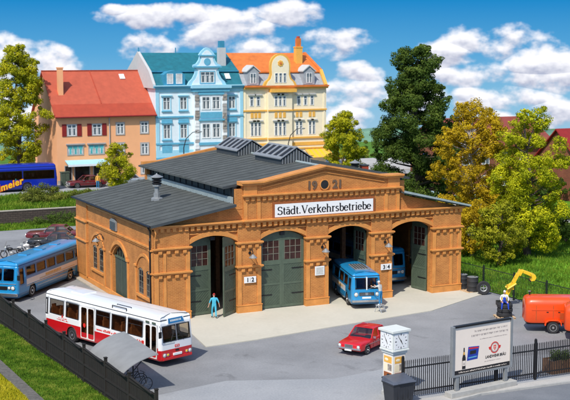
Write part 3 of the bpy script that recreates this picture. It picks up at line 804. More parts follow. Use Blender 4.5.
# skylights
def skylight(y0, y1, roofpart):
    X = 12.1; hw = 1.28; ze, zr = 9.62, 10.42
    f = MB()
    f.prism([(X-hw+.12,9.1),(X+hw-.12,9.1),(X+hw-.12,ze-.02),(X,zr-.1),(X-hw+.12,ze-.02)], 'y', y0+.1, y1-.1, 'roof_edge')
    for k in range(11):
        q = X-hw+.2+k*(2*hw-.4)/10; zt = ze-.1+(1-abs(q-X)/hw)*(zr-ze)
        f.box(q-.03, q+.03, y0+.06, y0+.099, 9.3, zt, 'grey_metal')
    for s in (-1, 1):
        def slab(ya, yb, m, t0, t1, u0=0.0, u1=1.0):
            xa, xb = X+s*hw*(1-u0), X+s*hw*(1-u1); za, zb = ze+(zr-ze)*u0, ze+(zr-ze)*u1
            p = [(xa,ya,za+t0),(xb,ya,zb+t0),(xb,yb,zb+t0),(xa,yb,za+t0),(xa,ya,za+t1),(xb,ya,zb+t1),(xb,yb,zb+t1),(xa,yb,za+t1)]
            if s > 0: p = [p[1],p[0],p[3],p[2],p[5],p[4],p[7],p[6]]
            f.hexa(p, m)
        slab(y0, y1, 'grey_metal', 0, .07, 0, .16); slab(y0, y1, 'grey_metal', 0, .07, .9, 1)
        n = 5; st = (y1-y0)/n
        for k in range(n+1):
            yc = y0+(y1-y0)*k/n; slab(max(y0, yc-.16), min(y1, yc+.16), 'grey_metal', .0, .07, .16, .9)
    o = f.build('skylight', roofpart)
    g = MB()
    for s in (-1, 1):
        xa, xb = X+s*hw*.86, X+s*hw*.08
        za, zb = ze+(zr-ze)*.14+.035, ze+(zr-ze)*.92+.035
        g.quad((xa,y0+.1,za),(xb,y0+.1,zb),(xb,y1-.1,zb),(xa,y1-.1,za), 'black')
    g.build('glazing', o)
    return o
# sub-parts may hang one level under the roof only, so the lanterns are parts of the depot
skylight(4.05, 8.65, depot); skylight(11.6, 15.9, depot)
# ventilator on the left wing roof
def ventilator(x, y, z, par, sc=1.0):
    f = MB(); c = (x, y, z)
    f.lathe([(.42*sc,-.1),(.42*sc,.14*sc),(.3*sc,.2*sc),(.24*sc,.2*sc),(.24*sc,.5*sc),(.17*sc,.5*sc),(.17*sc,.95*sc),(.3*sc,.95*sc),(.3*sc,1.08*sc)], 'grey_metal', 8, c)
    for k in range(3): f.lathe([(.3*sc,(1.1+k*.16)*sc),(.34*sc,(1.13+k*.16)*sc),(.34*sc,(1.19+k*.16)*sc),(.24*sc,(1.22+k*.16)*sc)], 'iron', 12, c)
    f.lathe([(.44*sc,1.56*sc),(.45*sc,1.6*sc),(.06*sc,1.78*sc),(.04*sc,1.84*sc)], 'grey_metal', 12, c)
    return f.build('ventilator', par, smooth=True)
ventilator(3.0, 7.6, 6.82, depot, 1.02)
ventilator(21.8, 13.0, 6.6, depot, 1.02)
f = MB(); f.box(22.45, 22.95, 12.8, 13.4, 6.3, 7.95, 'tile_red'); f.box(22.4, 23.0, 12.75, 13.45, 7.95, 8.03, 'roof_edge'); f.build('chimney', depot)
# interior: posts and a work pit rail
f = MB()
for x in (6.6, 11.6, 16.6):
    for y in (5.5, 11.0): f.box(x-.15, x+.15, y-.15, y+.15, .06, 7.5, 'wood')
for y in (5.5, 11.0): f.box(.5, 22.7, y-.12, y+.12, 6.0, 6.3, 'wood')
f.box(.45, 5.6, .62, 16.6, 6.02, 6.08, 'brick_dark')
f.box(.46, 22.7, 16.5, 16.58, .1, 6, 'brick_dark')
f.build('roof_post', depot)

# ---- signs and lamps on the depot (things of their own)
# broad-nib strokes with serifs for the depot name
def stroke_text(mb, text, x0, z0, H, y, m):
    TH, TN = .125*H, .05*H
    def arc(cx, cz, rx, rz, a0, a1, n=10): return [(cx+rx*math.cos(R(a0+(a1-a0)*i/n)), cz+rz*math.sin(R(a0+(a1-a0)*i/n))) for i in range(n+1)]
    X = .46       # x-height (cap height = .70)
    G = {
     'S': (.50, [arc(.25,.525,.18,.165,20,270), arc(.25,.18,.19,.18,90,-160)], [(.43,.57,.0,.10),(.04,.06,.0,.10)]),
     't': (.30, [[(.13,.62),(.13,.10)], arc(.21,.09,.08,.09,180,300), [(.03,X),(.26,X)]], []),
     'a': (.42, [arc(.18,.33,.13,.13,160,0), [(.31,.35),(.31,.02)], arc(.18,.12,.13,.12,60,330)], [(.31,.0,.12,0)]),
     'd': (.48, [arc(.21,.22,.17,.23,50,310), [(.37,.72),(.37,.0)]], [(.33,.71,.1,0),(.40,.0,.1,0)]),
     '.': (.22, [[(.09,.0),(.09,.09)]], []),
     'V': (.66, [[(.10,.69),(.33,.0)]], [(.10,.69,.18,0),(.56,.69,.16,0)]),
     'e': (.42, [arc(.21,.22,.17,.23,0,325), [(.05,.25),(.37,.25)]], []),
     'r': (.36, [[(.12,X),(.12,.0)], arc(.24,.33,.11,.12,160,50)], [(.12,.0,.2,0),(.08,X,.1,0)]),
     'k': (.50, [[(.12,.72),(.12,.0)], [(.12,.2),(.37,.45)], [(.2,.27),(.40,.0)]], [(.12,.0,.18,0),(.08,.71,.1,0),(.38,X,.16,0),(.42,.0,.14,0)]),
     'h': (.52, [[(.12,.72),(.12,.0)], arc(.26,.30,.14,.15,160,0), [(.40,.30),(.40,.0)]], [(.12,.0,.18,0),(.08,.71,.1,0),(.40,.0,.18,0)]),
     's': (.36, [arc(.18,.345,.11,.105,20,270), arc(.18,.12,.12,.12,90,-160)], []),
     'b': (.48, [[(.12,.72),(.12,.02)], arc(.27,.22,.16,.23,130,-130)], [(.08,.71,.1,0)]),
     'i': (.26, [[(.13,X),(.13,.0)], [(.13,.60),(.13,.68)]], [(.13,.0,.2,0),(.09,X,.1,0)]),
    }
    def seg(p, q, w):
        p = Vector(p); q = Vector(q); d = (q-p)
        if d.length < 1e-6: return
        n = Vector((-d.y, d.x)).normalized()*w/2
        pts = [(x0+(cur+v.x)*H, z0+v.y*H) for v in (p+n/H, p-n/H, q-n/H, q+n/H)]
        mb.add([(a, y, c) for a, c in pts], [(0,1,2,3)], m)
    cur = 0
    for ch in text:
        base = {'ä': 'a'}.get(ch, ch)
        adv, st, ser = G[base]
        for pl in st:
            for i in range(len(pl)-1):
                dx, dz = pl[i+1][0]-pl[i][0], pl[i+1][1]-pl[i][1]; L = math.hypot(dx, dz)+1e-9
                seg(pl[i], pl[i+1], TN+(TH-TN)*abs(dz)/L)
        if base == 'V': seg((.33,.0), (.56,.69), TN*1.2)
        for (sx, sz, wx, wz) in ser: seg((sx-wx/2, sz), (sx+wx/2, sz), TN) if wx else seg((sx, sz-wz/2), (sx, sz+wz/2), TN)
        if ch == 'ä': seg((.12,.57), (.12,.65), TH*.8); seg((.25,.57), (.25,.65), TH*.8)
        cur += adv
    return cur
sg = thing('depot_sign', 'long white name board with black serif lettering above the middle gateways', 'sign', (12.1, -.1, 6.25))
f = MB(); f.box(-3.72, 3.72, -.07, .03, .0, .86, 'white_paint'); f.build('board', sg)
f = MB(); f.box(-3.86, 3.86, -.05, .05, -.12, -.001, 'brick_dark'); f.box(-3.86, 3.86, -.05, .05, .861, 1.0, 'brick_dark')
for q in (-3.86, 3.721): f.box(q, q+.139, -.05, .05, -.0005, .8605, 'brick_dark')
f.build('frame', sg)
f = MB(); wd = stroke_text(f, 'Städt. Verkehrsbetriebe'.replace(' ', ''), 0, .16, .74, -.078, 'black_print')
sc = 7.1/(wd*.74)
f.v = [(-3.55 + x*sc, y, z) for x, y, z in f.v]
f.build('lettering', sg)

def plate(name, label, cat, x, z, w, h, txt):
    t = thing(name, label, cat, (x, -.08, z))
    f = MB(); f.box(-w/2, w/2, -.04, .0, 0, h, 'white_paint'); f.build('board', t, bevel=.01)
    return t
for (x, z, aa, bb, lab) in ((6.6, 2.02, '1', '2', 'white number plate reading 1 and 2 on the brick pier between the first two gateways'),
                        (16.95, 2.05, '3', '4', 'white number plate reading 3 and 4 on the brick pier beside the rearmost gateway')):
    t = plate('number_plate', lab, 'sign', x, z, .86, .42, '')
    text_mesh(aa, .38, 'black_print', 'lettering', t, Matrix.Translation((-.27, -.045, .08)) @ UPR, bold=.012)
    text_mesh(bb, .38, 'black_print', 'lettering', t, Matrix.Translation((.09, -.045, .08)) @ UPR, bold=.012)
    f = MB(); f.box(-.015, .015, -.045, -.041, .06, .36, 'grey_print'); f.build('divider', t)
t = plate('notice_board', 'pale notice board with faint grey print on the middle brick pier', 'sign', 11.75, 2.1, .72, .62, '')
f = MB(); rr = random.Random(3)
f.box(-.3, .3, -.043, -.041, .05, .57, 'stone_white')
for k in range(6):
    x = -.25
    while x < .2:
        w = rr.uniform(.04, .13); f.box(x, min(.26, x+w), -.047, -.0435, .1+k*.075, .13+k*.075, 'grey_print'); x += w+.03
f.build('print', t)

def wall_lamp(loc, rz, label, group='wall lamps on the brick depot'):
    t = thing('wall_lamp', label, 'lamp', loc, rz, group)
    f = MB(); f.cyl((0,-.02,.25), (0,.0,.25), .1, 'iron'); f.tube([(0,0,.25),(0,-.12,.5),(0,-.32,.52),(0,-.5,.38),(0,-.52,.22)], .028, 'iron')
    f.tube([(0,0,-.02),(.0,-.3,.12),(0,-.5,.24)], .018, 'iron'); f.build('bracket', t)
    f = MB(); f.lathe([(.05,.24),(.09,.2),(.28,.02),(.27,.0),(.07,.14)], 'grey_metal', 16, (0,-.52,0)); f.build('lamp_shade', t, smooth=True)
    f = MB(); f.ell((0,-.52,.04), (.09,.09,.1), 'stone_white'); f.build('bulb', t, smooth=True)
wall_lamp((6.6,-.06,3.75), 0, 'grey metal wall lamp above the plate reading 1 and 2')
wall_lamp((11.95,-.06,3.75), 0, 'grey metal wall lamp above the pale notice board')
wall_lamp((16.85,-.06,3.75), 0, 'grey metal wall lamp above the plate reading 3 and 4')
wall_lamp((-.06,10.45,3.75), -PI/2, 'grey metal wall lamp on the side wall near the green side door')

# ------------------------------------------------------------------ buses
def wheel(parent, x, y, r, w, side, hub='silver', name='wheel'):
    f = MB(); s = side
    f.lathe([(r*.6, -w/2), (r*.93, -w/2), (r, -w/2+.04), (r, w/2-.04), (r*.93, w/2), (r*.6, w/2)], 'rubber', 24, (0, 0, 0), 'y')
    o = f.build(name, parent, smooth=True, loc=(x, y, r))
    g = MB(); g.lathe([(r*.58, s*(w/2-.05)), (r*.6, s*(w/2+.005)), (r*.52, s*(w/2+.004)), (r*.46, s*(w/2-.05)), (r*.2, s*(w/2-.02)), (r*.16, s*(w/2+.03)), (.01, s*(w/2+.03))], hub, 20, (0, 0, 0), 'y')
    for k in range(8):
        a = k*PI/4; g.cyl((r*.33*math.cos(a), s*(w/2-.03), r*.33*math.sin(a)), (r*.33*math.cos(a), s*(w/2-.0), r*.33*math.sin(a)), r*.05, 'iron', n=6)
    g.build('rim', o, smooth=True)
    return o

def bus_body(t, L, W, zb, zt, rh, rc, wins, wheels, wr, matfn, zw, kside, kfront, roof_m, frame_m='rubber', seat_m='seat', wtype=None, roofsplit=None, glass='glass', inside=True, seats=True):
    """t: Empty at ground centre, +x forward. wins: side -> list of (a0, a1, z0, z1, kind); a is x for sides R (-y) and L (+y), y for F and B."""
    hx, hy = L/2, W/2
    zs = {zb, zb+.25, zt, zw}
    for k in wins.values():
        for w in k: zs.add(w[2]); zs.add(w[3])
    for z in matfn('levels', 0): zs.add(z)
    for q in (.5, .75, 1.0): zs.add(round(zb+q, 3))
    zs = sorted(z for z in zs if zb <= z <= zt); zz = [zs[0]]
    for z in zs[1:]:
        if z-zz[-1] > .012: zz.append(z)
    zs = zz
    st = []     # (x, y, nx, ny, side, a)
    def line(side, a0, a1):
        es = {a0, a1}
        for w in wins.get(side, []): es.add(w[0]); es.add(w[1])
        if side in 'RL':
            for c in wheels:
                for i in range(13): es.add(c-wr*1.18*math.cos(PI*i/12))
        es = sorted(e for e in es if min(a0, a1)-1e-6 <= e <= max(a0, a1)+1e-6)
        q = [es[0]]
        for e in es[1:]:
            if e-q[-1] > .008: q.append(e)
        if a1 < a0: q.reverse()
        for a in q:
            st.append({'R': (a, -hy, 0, -1), 'L': (a, hy, 0, 1), 'F': (hx, a, 1, 0), 'B': (-hx, a, -1, 0)}[side] + (side, a))
    def corner(cx, cy, a0):
        for i in range(1, 6):
            a = R(a0 + 15*i); st.append((cx+rc*math.cos(a), cy+rc*math.sin(a), math.cos(a), math.sin(a), 'C', 0))
    line('R', -hx+rc, hx-rc); corner(hx-rc, -hy+rc, -90); line('F', -hy+rc, hy-rc); corner(hx-rc, hy-rc, 0)
    line('L', hx-rc, -hx+rc); corner(-hx+rc, hy-rc, 90); line('B', hy-rc, -hy+rc); corner(-hx+rc, -hy+rc, 180)
    def zarch(s, z):
        if s[4] in 'RL':
            for c in wheels:
                d = abs(s[5]-c)
                if d < wr*1.18: return max(z, min(zt, wr*.98 + math.sqrt((wr*1.18)**2-d*d)-.0))
        return z
    def pos(s, z, off=0):
        x, y, nx, ny = s[:4]
        k = ny*ny*kside + (nx*nx*kfront if nx > 0 else nx*nx*kside)
        ins = k*max(0, z-zw) + .05*max(0, (zb+.25-z)/.25)*.6
        return (x-nx*(ins-off), y-ny*(ins-off), z)
    n = len(st); f = MB(); skip = {}
    for i in range(n):
        s0, s1 = st[i], st[(i+1) % n]
        side = s0[4] if s0[4] != 'C' else s1[4]
        if s0[4] != 'C' and s1[4] != 'C' and s0[4] == s1[4]: side = s0[4]
        else: side = 'C'
        am = (s0[5]+s1[5])/2
        for j in range(len(zs)-1):
            z0, z1 = zs[j], zs[j+1]; zm = (z0+z1)/2
            if side != 'C' and any(w[0]-.005 < am < w[1]+.005 and w[2]-.005 < zm < w[3]+.005 and w[4] != 'none' for w in wins.get(side, [])): continue
            a0, a1 = zarch(s0, z0), zarch(s1, z0); b0, b1 = zarch(s0, z1), zarch(s1, z1)
            if b0-a0 < 1e-4 and b1-a1 < 1e-4: continue
            f.add([pos(s0, a0), pos(s1, a1), pos(s1, b1), pos(s0, b0)], [(0,1,2,3)], matfn(side, zm, am))
    body = f.build('body', t, smooth=True, weld=True)
    md = body.modifiers.new('sol', 'SOLIDIFY'); md.thickness = .05; md.offset = -1; md.use_rim = True
    # roof
    f = MB(); rings = []; rin = .34
    for k in range(7):
        a = R(15*k); rings.append([(pos(s, zt)[0]-s[2]*rin*(1-math.cos(a)), pos(s, zt)[1]-s[3]*rin*(1-math.cos(a)), zt+rh*.85*math.sin(a)) for s in st])
    for q, dz in ((.75, .94), (.4, .985), (.05, 1.0)):
        rings.append([(p[0]*(1-(1-q)*.1) if 0 else p[0]*(hx-rin*1.0-(1-q)*.3)/(hx-rin), p[1]*q, zt+rh*dz) for p in rings[6]])
    v = [p for r_ in rings for p in r_]; F = []
    for k in range(len(rings)-1):
        for i in range(n): F.append((k*n+i, k*n+(i+1) % n, (k+1)*n+(i+1) % n, (k+1)*n+i))
    f.add(v, F, roof_m); f.add([(p[0], p[1], p[2]) for p in rings[-1]], [tuple(range(n))], roof_m)
    f.build('roof', t, smooth=True)
    # rain gutter
    f = MB(); pts = [pos(s, zt, .012) for s in st]; pts2 = [pos(s, zt+.035, .012) for s in st]; pts3 = [pos(s, zt+.035, -.01) for s in st]
    for i in range(n):
        k = (i+1) % n
        f.add([pts[i], pts[k], pts2[k], pts2[i]], [(0,1,2,3)], frame_m); f.add([pts2[i], pts2[k], pts3[k], pts3[i]], [(0,1,2,3)], frame_m)
    f.build('gutter', t)
    # windows
    for side, ws in wins.items():
        for w in ws:
            a0, a1, z0, z1, kind = w
            def pt(a, z, off):
                s = {'R': (a,-hy,0,-1,side,a), 'L': (a,hy,0,1,side,a), 'F': (hx,a,1,0,side,a), 'B': (-hx,a,-1,0,side,a)}[side]
                return pos(s, z, off)
            g = MB(); fr = .045 if kind != 'door' else .07
            fm = frame_m if kind != 'door' else 'warm_white'
            if kind == 'doorblue': fm = 'blue_paint'; fr = .08
            cuts = [a0, a1]
            if kind in ('door', 'doorblue'): cuts = [a0, (a0+a1)/2, a1]
            for q in range(len(cuts)-1):
                c0, c1 = cuts[q], cuts[q+1]
                zz0 = z0 + (.35 if kind in ('door', 'doorblue') else 0)
                g.add([pt(c0,zz0,-.03), pt(c1,zz0,-.03), pt(c1,z1,-.03), pt(c0,z1,-.03)], [(0,1,2,3)], glass)
                if zz0 > z0: g.add([pt(c0,z0,-.02), pt(c1,z0,-.02), pt(c1,zz0,-.02), pt(c0,zz0,-.02)], [(0,1,2,3)], matfn(side, z0+.15, c0))
                def bar(p, q_, r_, s_):   # outer quad slightly proud, with a return
                    g.add([pt(*p,.012), pt(*q_,.012), pt(*r_,.012), pt(*s_,.012)], [(0,1,2,3)], fm)
                bar((c0,z0),(c1,z0),(c1,z0+fr),(c0,z0+fr)); bar((c0,z1-fr),(c1,z1-fr),(c1,z1),(c0,z1))
                bar((c0,z0+fr),(c0+fr,z0+fr),(c0+fr,z1-fr),(c0,z1-fr)); bar((c1-fr,z0+fr),(c1,z0+fr),(c1,z1-fr),(c1-fr,z1-fr))
                # rounded corner fillers
                for (ca, cz, sa, sz) in ((c0+fr,z0+fr,1,1),(c1-fr,z0+fr,-1,1),(c0+fr,z1-fr,1,-1),(c1-fr,z1-fr,-1,-1)):
                    g.add([pt(ca,cz,.012), pt(ca+sa*.08,cz,.012), pt(ca+sa*.03,cz+sz*.03,.012), pt(ca,cz+sz*.08,.012)], [(0,1,2,3)], fm)
                if kind == 'slide': g.add([pt(c0+fr,z1-.3,.0), pt(c1-fr,z1-.3,.0), pt(c1-fr,z1-.27,.0), pt(c0+fr,z1-.27,.0)], [(0,1,2,3)], frame_m)
            g.build({'door': 'door', 'doorblue': 'door', 'screen': 'windscreen'}.get(kind, 'window'), t)
    if inside:
        f = MB(); f.box(-hx+.15, hx-.12, -hy+.12, hy-.12, zb+.28, zb+.36, 'bus_inside')
        for c in wheels: f.box(c-.6, c+.6, -hy+.3, hy-.3, zb-.05, zb+.5, 'black')
        f.box(-hx+.2, hx-.5, -.9 if hy > 1.1 else -.6, hy-.25, zb-.02, zb+.27, 'black')
        f.build('floor', t)
        if seats:
            f = MB(); x = -hx+.5
            while x < hx-2.0:
                for y0 in (-hy+.16, .28):
                    y1 = y0+hy-.46
                    f.box(x, x+.5, y0, y1, zb+.36, zb+.82, seat_m); f.box(x, x+.13, y0, y1, zb+.82, zb+1.42, seat_m)
                    f.box(x+.02, x+.11, y0+.04, y0+.3, zb+1.42, zb+1.6, seat_m)
                x += .86
            f.box(hx-1.5, hx-1.0, .2, .75, zb+.4, zb+.85, 'seat'); f.box(hx-1.5, hx-1.36, .2, .75, zb+.85, zb+1.5, 'seat')
            f.build('seat', t)
            f = MB(); f.box(hx-.62, hx-.3, -hy+.25, hy-.25, zb+.75, zb+1.02, 'black'); f.lathe([(.2,0),(.24,.02),(.24,.05),(.2,.05)], 'black', 16, (hx-.75,.48,zb+1.1)); f.build('dashboard', t)
    for c in wheels:
        for s in (-1, 1): wheel(t, c, s*(hy-.17), wr, .26, s)
    return pos

def lamps(t, x, ys, z, r=.1, m='stone_white', name='headlight', rim='silver'):
    for y in ys:
        g = MB(); g.lathe([(r*1.25, -.02), (r*1.25, .03), (r, .035)], rim, 16, (0,0,0), 'x'); g.lathe([(r, .03), (r*.7, .055), (.01, .065)], m, 16, (0,0,0), 'x')
        g.build(name, t, smooth=True, loc=(x, y, z))

# --- white and red city bus
L, W = 11.1, 2.34
fwd = Vector((.3262, -.9453)); fl = Vector((-3.45, -10.55)); sidev = Vector((.9453, .3262))
ctr = fl - fwd*L/2 + sidev*W/2
cb = thing('city_bus', 'white city bus with a red lower band standing in the yard before the brown fence', 'bus', (ctr.x, ctr.y, 0), math.atan2(fwd.y, fwd.x))
hx = L/2
def m_white(side, z, a=0):
    if side == 'levels': return [1.08, .95]
    if side in ('F', 'C'): return 'red_paint' if z < .95 else 'white_paint'
    return 'red_paint' if z < 1.08 else 'white_paint'
S = lambda s: hx - s
wr_ = [(S(10.95), S(10.72), 1.35, 2.35, 'win'), (S(10.52), S(9.08), 1.45, 2.36, 'win'), (S(8.86), S(7.55), 1.45, 2.36, 'win'), (S(7.38), S(6.02), .45, 2.36, 'door'),
       (S(5.88), S(4.54), 1.45, 2.36, 'slide'), (S(4.38), S(3.06), 1.45, 2.36, 'win'), (S(2.9), S(1.55), 1.45, 2.36, 'slide'), (S(1.38), S(.2+.12), .45, 2.3, 'door')]
wl_ = [(S(10.4), S(9.0), 1.45, 2.36, 'win')] + [(S(8.8-1.5*k), S(7.4-1.5*k), 1.45, 2.36, 'win') for k in range(5)] + [(S(1.2), S(.35), 1.45, 2.36, 'win')]
P_ = bus_body(cb, L, W, .36, 2.56, .26, .2, {'R': wr_, 'L': wl_, 'F': [(-.97, -.02, 1.38, 2.26, 'screen'), (.02, .97, 1.38, 2.26, 'screen')], 'B': [(-.9, .9, 1.5, 2.3, 'win')]},
         [S(2.62), S(8.3)], .44, m_white, 1.4, .06, .14, 'white_paint')
f = MB()    # destination box
f.hexa([(hx-.05,-.62,2.34),(hx-.05,.62,2.34),(hx-.35,.62,2.34),(hx-.35,-.62,2.34),(hx-.16,-.55,2.66),(hx-.16,.55,2.66),(hx-.4,.55,2.66),(hx-.4,-.55,2.66)], 'white_paint')
f.add([(hx-.043,-.56,2.375),(hx-.043,.56,2.375),(hx-.138,.5,2.63),(hx-.138,-.5,2.63)], [(0,1,2,3)], 'blue_dark')
rr = random.Random(5); y = -.4
while y < .36:
    w = rr.uniform(.03,.07); f.add([(hx-.07,y,2.46),(hx-.07,y+w,2.46),(hx-.10,y+w,2.56),(hx-.10,y,2.56)], [(0,1,2,3)], 'stone_white'); y += w+.03
f.build('destination_box', cb)
lamps(cb, hx+.0, (-.9, .9), .68, .1); lamps(cb, hx+.0, (-.66, .66), .68, .075, 'yellow_print', 'indicator')
f = MB(); f.box(hx-.02, hx+.07, -1.02, 1.02, .40, .54, 'red_paint'); f.box(hx+.0, hx+.075, -.3, .3, .58, .72, 'white_paint'); f.box(hx+.0, hx+.03, -.12, .12, .8, .9, 'iron')
f.build('bumper', cb, bevel=.02)
f = MB()
for y in (-.45, .45):
    f.tube([(hx+.02, y, 1.36), (hx-.0, y*.4, 1.95)], .012, 'iron'); f.tube([(hx+.0, y*.8-.05, 1.5), (hx-.06, y*.3, 2.1)], .01, 'iron')
f.build('wiper', cb)
f = MB(); f.box(hx+.006, hx+.02, -.85, -.2, 1.28, 1.35, 'stone_white'); f.box(hx+.006, hx+.014, -.16, .16, 1.02, 1.16, 'red_print'); f.box(hx+.0141, hx+.016, -.1, .1, 1.05, 1.13, 'white_paint'); f.box(hx+.0161, hx+.018, -.07, .07, 1.065, 1.115, 'red_print'); f.build('emblem', cb)
for s in (-1,):
    f = MB(); f.tube([(hx-.1, s*(W/2-.05), 2.3), (hx+.16, s*(W/2+.1), 2.25), (hx+.16, s*(W/2+.12), 2.05)], .018, 'iron'); f.box(hx+.12, hx+.17, s*(W/2+.12)-.09, s*(W/2+.12)+.09, 1.72, 2.06, 'iron'); f.build('mirror', cb)
f = MB()    # frame standing up from the roof edge
ys = -W/2+.12; a, c = S(4.4), S(3.1)
f.tube([(a,ys,2.6),(a,ys,2.82),(c,ys,2.82),(c,ys,2.6)], .028, 'iron'); f.tube([(a,ys+.35,2.66),(a,ys+.35,2.84),(c,ys+.35,2.84),(c,ys+.35,2.66)], .02, 'iron')
f.build('roof_frame', cb)
f = MB(); f.box(S(9.2), S(8.0), -.5, .5, 2.74, 2.86, 'white_paint'); f.build('roof_hatch', cb, bevel=.03)
# illegible red print along the side and the crest
f = MB(); yy = -W/2-.004
def scribble(x0, x1, z, h, m, seed):
    q = random.Random(seed); x = x0
    while x < x1:
        w = q.uniform(.05, .1); hh = h*q.choice((.62, .62, 1.0)); f.box(x, x+w, yy-.004, yy, z, z+hh, m)
        if q.random() < .5: f.box(x+w*.35, x+w*.65, yy-.0045, yy-.0041, z+hh*.3, z+hh*.6, 'white_paint')
        x += w+q.choice((.02, .02, .09))
scribble(S(5.8), S(3.3), 1.17, .14, 'red_print', 1); scribble(S(2.6), S(1.6), 1.17, .12, 'red_print', 2)
scribble(S(9.75), S(8.65), 1.16, .07, 'red_print', 3); scribble(S(9.6), S(8.8), 1.27, .06, 'red_print', 4)
f.prism([(S(9.3),1.35),(S(9.1),1.35),(S(9.15),1.46),(S(9.2),1.56),(S(9.25),1.46)], 'y', yy-.004, yy, 'red_print')
f.box(S(1.62), S(1.42), yy-.004, yy, 1.12, 1.3, 'red_print')
f.build('side_print', cb)
# passengers' ball-shaped red signs in the door glass
f = MB(); f.lathe([(.13,-.004),(.13,.0)], 'red_print', 16, (S(6.98), -W/2-.0, 1.25), 'y'); f.build('door_sticker', cb)
for q in (1.25, .7): f = MB(); f.box(S(q), S(q-.28), -W/2-.01, -W/2+.03, 2.36, 2.47, 'green_door_frame'); f.build('door_lamp', cb)

mat('seat_dark', (.20,.07,.03), .7, var=.4, scale=6); glass_mat('glass_smoke', (.34,.34,.36), .0, k=.22)
# --- light blue coach at the left, parked behind the white one
mat('beige_print', (.62,.52,.40), .5)
L, W = 10.8, 2.3; hx = L/2
fwd = Vector((-.66, -.751)); fl = Vector((-6.35, 9.75)); sidev = Vector((-fwd.y, fwd.x))  # left side is the one in view
ctr = fl - fwd*L/2 - sidev*W/2
bb = thing('blue_coach', 'bright blue coach with pale side stripe parked at the rear corner of the depot', 'bus', (ctr.x, ctr.y, 0), math.atan2(fwd.y, fwd.x))
def m_blue(side, z, a=0):
    if side == 'levels': return [1.02, 1.42, 1.45, .6]
    if side in ('L', 'R') and 1.02 < z < 1.42 and a < hx-1.2: return 'warm_white'
    if z < .6: return 'blue_dark'
    return 'blue_paint'
S = lambda s: hx - s
wl_ = [(S(.95), S(.32), 1.15, 2.3, 'win')] + [(S(1.15+1.55*(k+1)), S(1.3+1.55*k), 1.62, 2.3, 'win') for k in range(6)]
bus_body(bb, L, W, .3, 2.5, .28, .28, {'L': wl_, 'R': wl_, 'F': [(-.88, -.02, 1.45, 2.35, 'screen'), (.02, .88, 1.45, 2.35, 'screen')], 'B': [(-.8, .8, 1.6, 2.25, 'win')]},
         [S(2.15), S(8.2)], .46, m_blue, 1.5, .07, .16, 'blue_paint', 'blue_dark', seat_m='seat_dark', glass='glass_smoke')

lamps(bb, hx+.01, (-.78, .78), 1.0, .13); lamps(bb, hx+.01, (-.5, .5), 1.0, .1)
f = MB(); f.box(hx-.05, hx+.1, -1.1, 1.1, .42, .62, 'silver'); f.box(hx-.0, hx+.03, -.35, .35, .85, 1.1, 'iron'); f.box(hx-.0, hx+.02, -1.0, 1.0, 1.24, 1.29, 'silver'); f.build('bumper', bb, bevel=.02)
f = MB(); f.box(S(8.9), S(1.2), W/2+.0, W/2+.012, .92, .96, 'silver'); f.box(S(8.9), S(2.9), W/2, W/2+.012, .68, .71, 'silver'); f.build('side_trim', bb)
f = MB(); yy = W/2+.006; q = random.Random(9); x = S(6.6)
f.box(S(8.9), S(3.2), yy-.003, yy, 1.07, 1.17, 'beige_print')
while x < S(4.2):
    w = q.uniform(.08,.16); f.box(x, x+w, yy, yy+.003, 1.18, 1.34, 'ochre'); x += w+.05
f.build('side_print', bb)
f = MB(); f.tube([(hx-.05, W/2-.05, 2.2), (hx+.25, W/2+.18, 2.1), (hx+.25, W/2+.2, 1.95)], .02, 'silver'); f.box(hx+.22, hx+.27, W/2+.1, W/2+.3, 1.6, 1.95, 'iron'); f.build('mirror', bb)
for k in range(3): f = MB(); f.box(S(3.5+k*2.4), S(2.9+k*2.4), -.35, .35, 2.74, 2.83, 'blue_paint'); f.build('roof_hatch', bb, bevel=.03)

# --- minibus half out of the third gateway
L, W = 6.3, 2.02; hx = L/2
fwd = Vector((-.27, -.963)); fl = Vector((12.98, -2.35)); sidev = Vector((-fwd.y, fwd.x))
ctr = fl - fwd*L/2 + sidev*W/2
mb_ = thing('minibus', 'blue minibus with white side stripe rolling out of the third gateway', 'bus', (ctr.x, ctr.y, .05), math.atan2(fwd.y, fwd.x))
S = lambda s: hx - s
def m_mini(side, z, a=0):
    if side == 'levels': return [.86, 1.26, .5]
    if side in ('L', 'R') and .86 < z < 1.26 and a < hx-1.9: return 'white_paint'
    return 'blue_paint' if z > .5 else 'blue_dark'
ws = [(S(1.05), S(.5), 1.2, 2.0, 'win'), (S(2.35), S(1.35), 1.42, 2.05, 'win'), (S(3.8), S(2.6), 1.42, 2.05, 'win'), (S(5.4), S(4.1), 1.42, 2.05, 'win')]
bus_body(mb_, L, W, .34, 2.2, .24, .3, {'R': ws, 'L': ws, 'F': [(-.78, -.03, 1.36, 2.1, 'screen'), (.03, .78, 1.36, 2.1, 'screen')], 'B': [(-.6, .6, 1.4, 2.0, 'win')]},
         [S(1.55), S(4.9)], .42, m_mini, 1.45, .09, .2, 'blue_paint', 'iron')
lamps(mb_, hx+.0, (-.72, .72), 1.02, .12)
f = MB(); f.box(hx-.05, hx+.12, -.98, .98, .5, .64, 'silver'); f.box(hx+.0, hx+.03, -.5, .5, .92, 1.14, 'iron'); f.box(hx+.031, hx+.04, -.09, .09, .96, 1.12, 'silver')
for k in range(5): f.box(hx+.03, hx+.036, -.48, .48, .94+k*.04, .952+k*.04, 'silver')
f.box(hx+.0, hx+.02, -.3, .3, .72, .84, 'white_paint'); f.build('bumper', mb_, bevel=.015)
f = MB(); f.box(hx-.2, hx+.02, -.035, .035, 1.3, 2.16, 'white_paint'); f.tube([(hx+.02,.12,1.36),(hx-.02,.5,1.5)], .014, 'silver'); f.build('window_post', mb_)
f = MB(); f.box(S(3.2), S(1.2), -.5, .5, 2.43, 2.50, 'grey_metal')
for k in range(5): f.box(S(3.1), S(1.3), -.42+k*.19, -.36+k*.19, 2.5, 2.54, 'roof_edge')
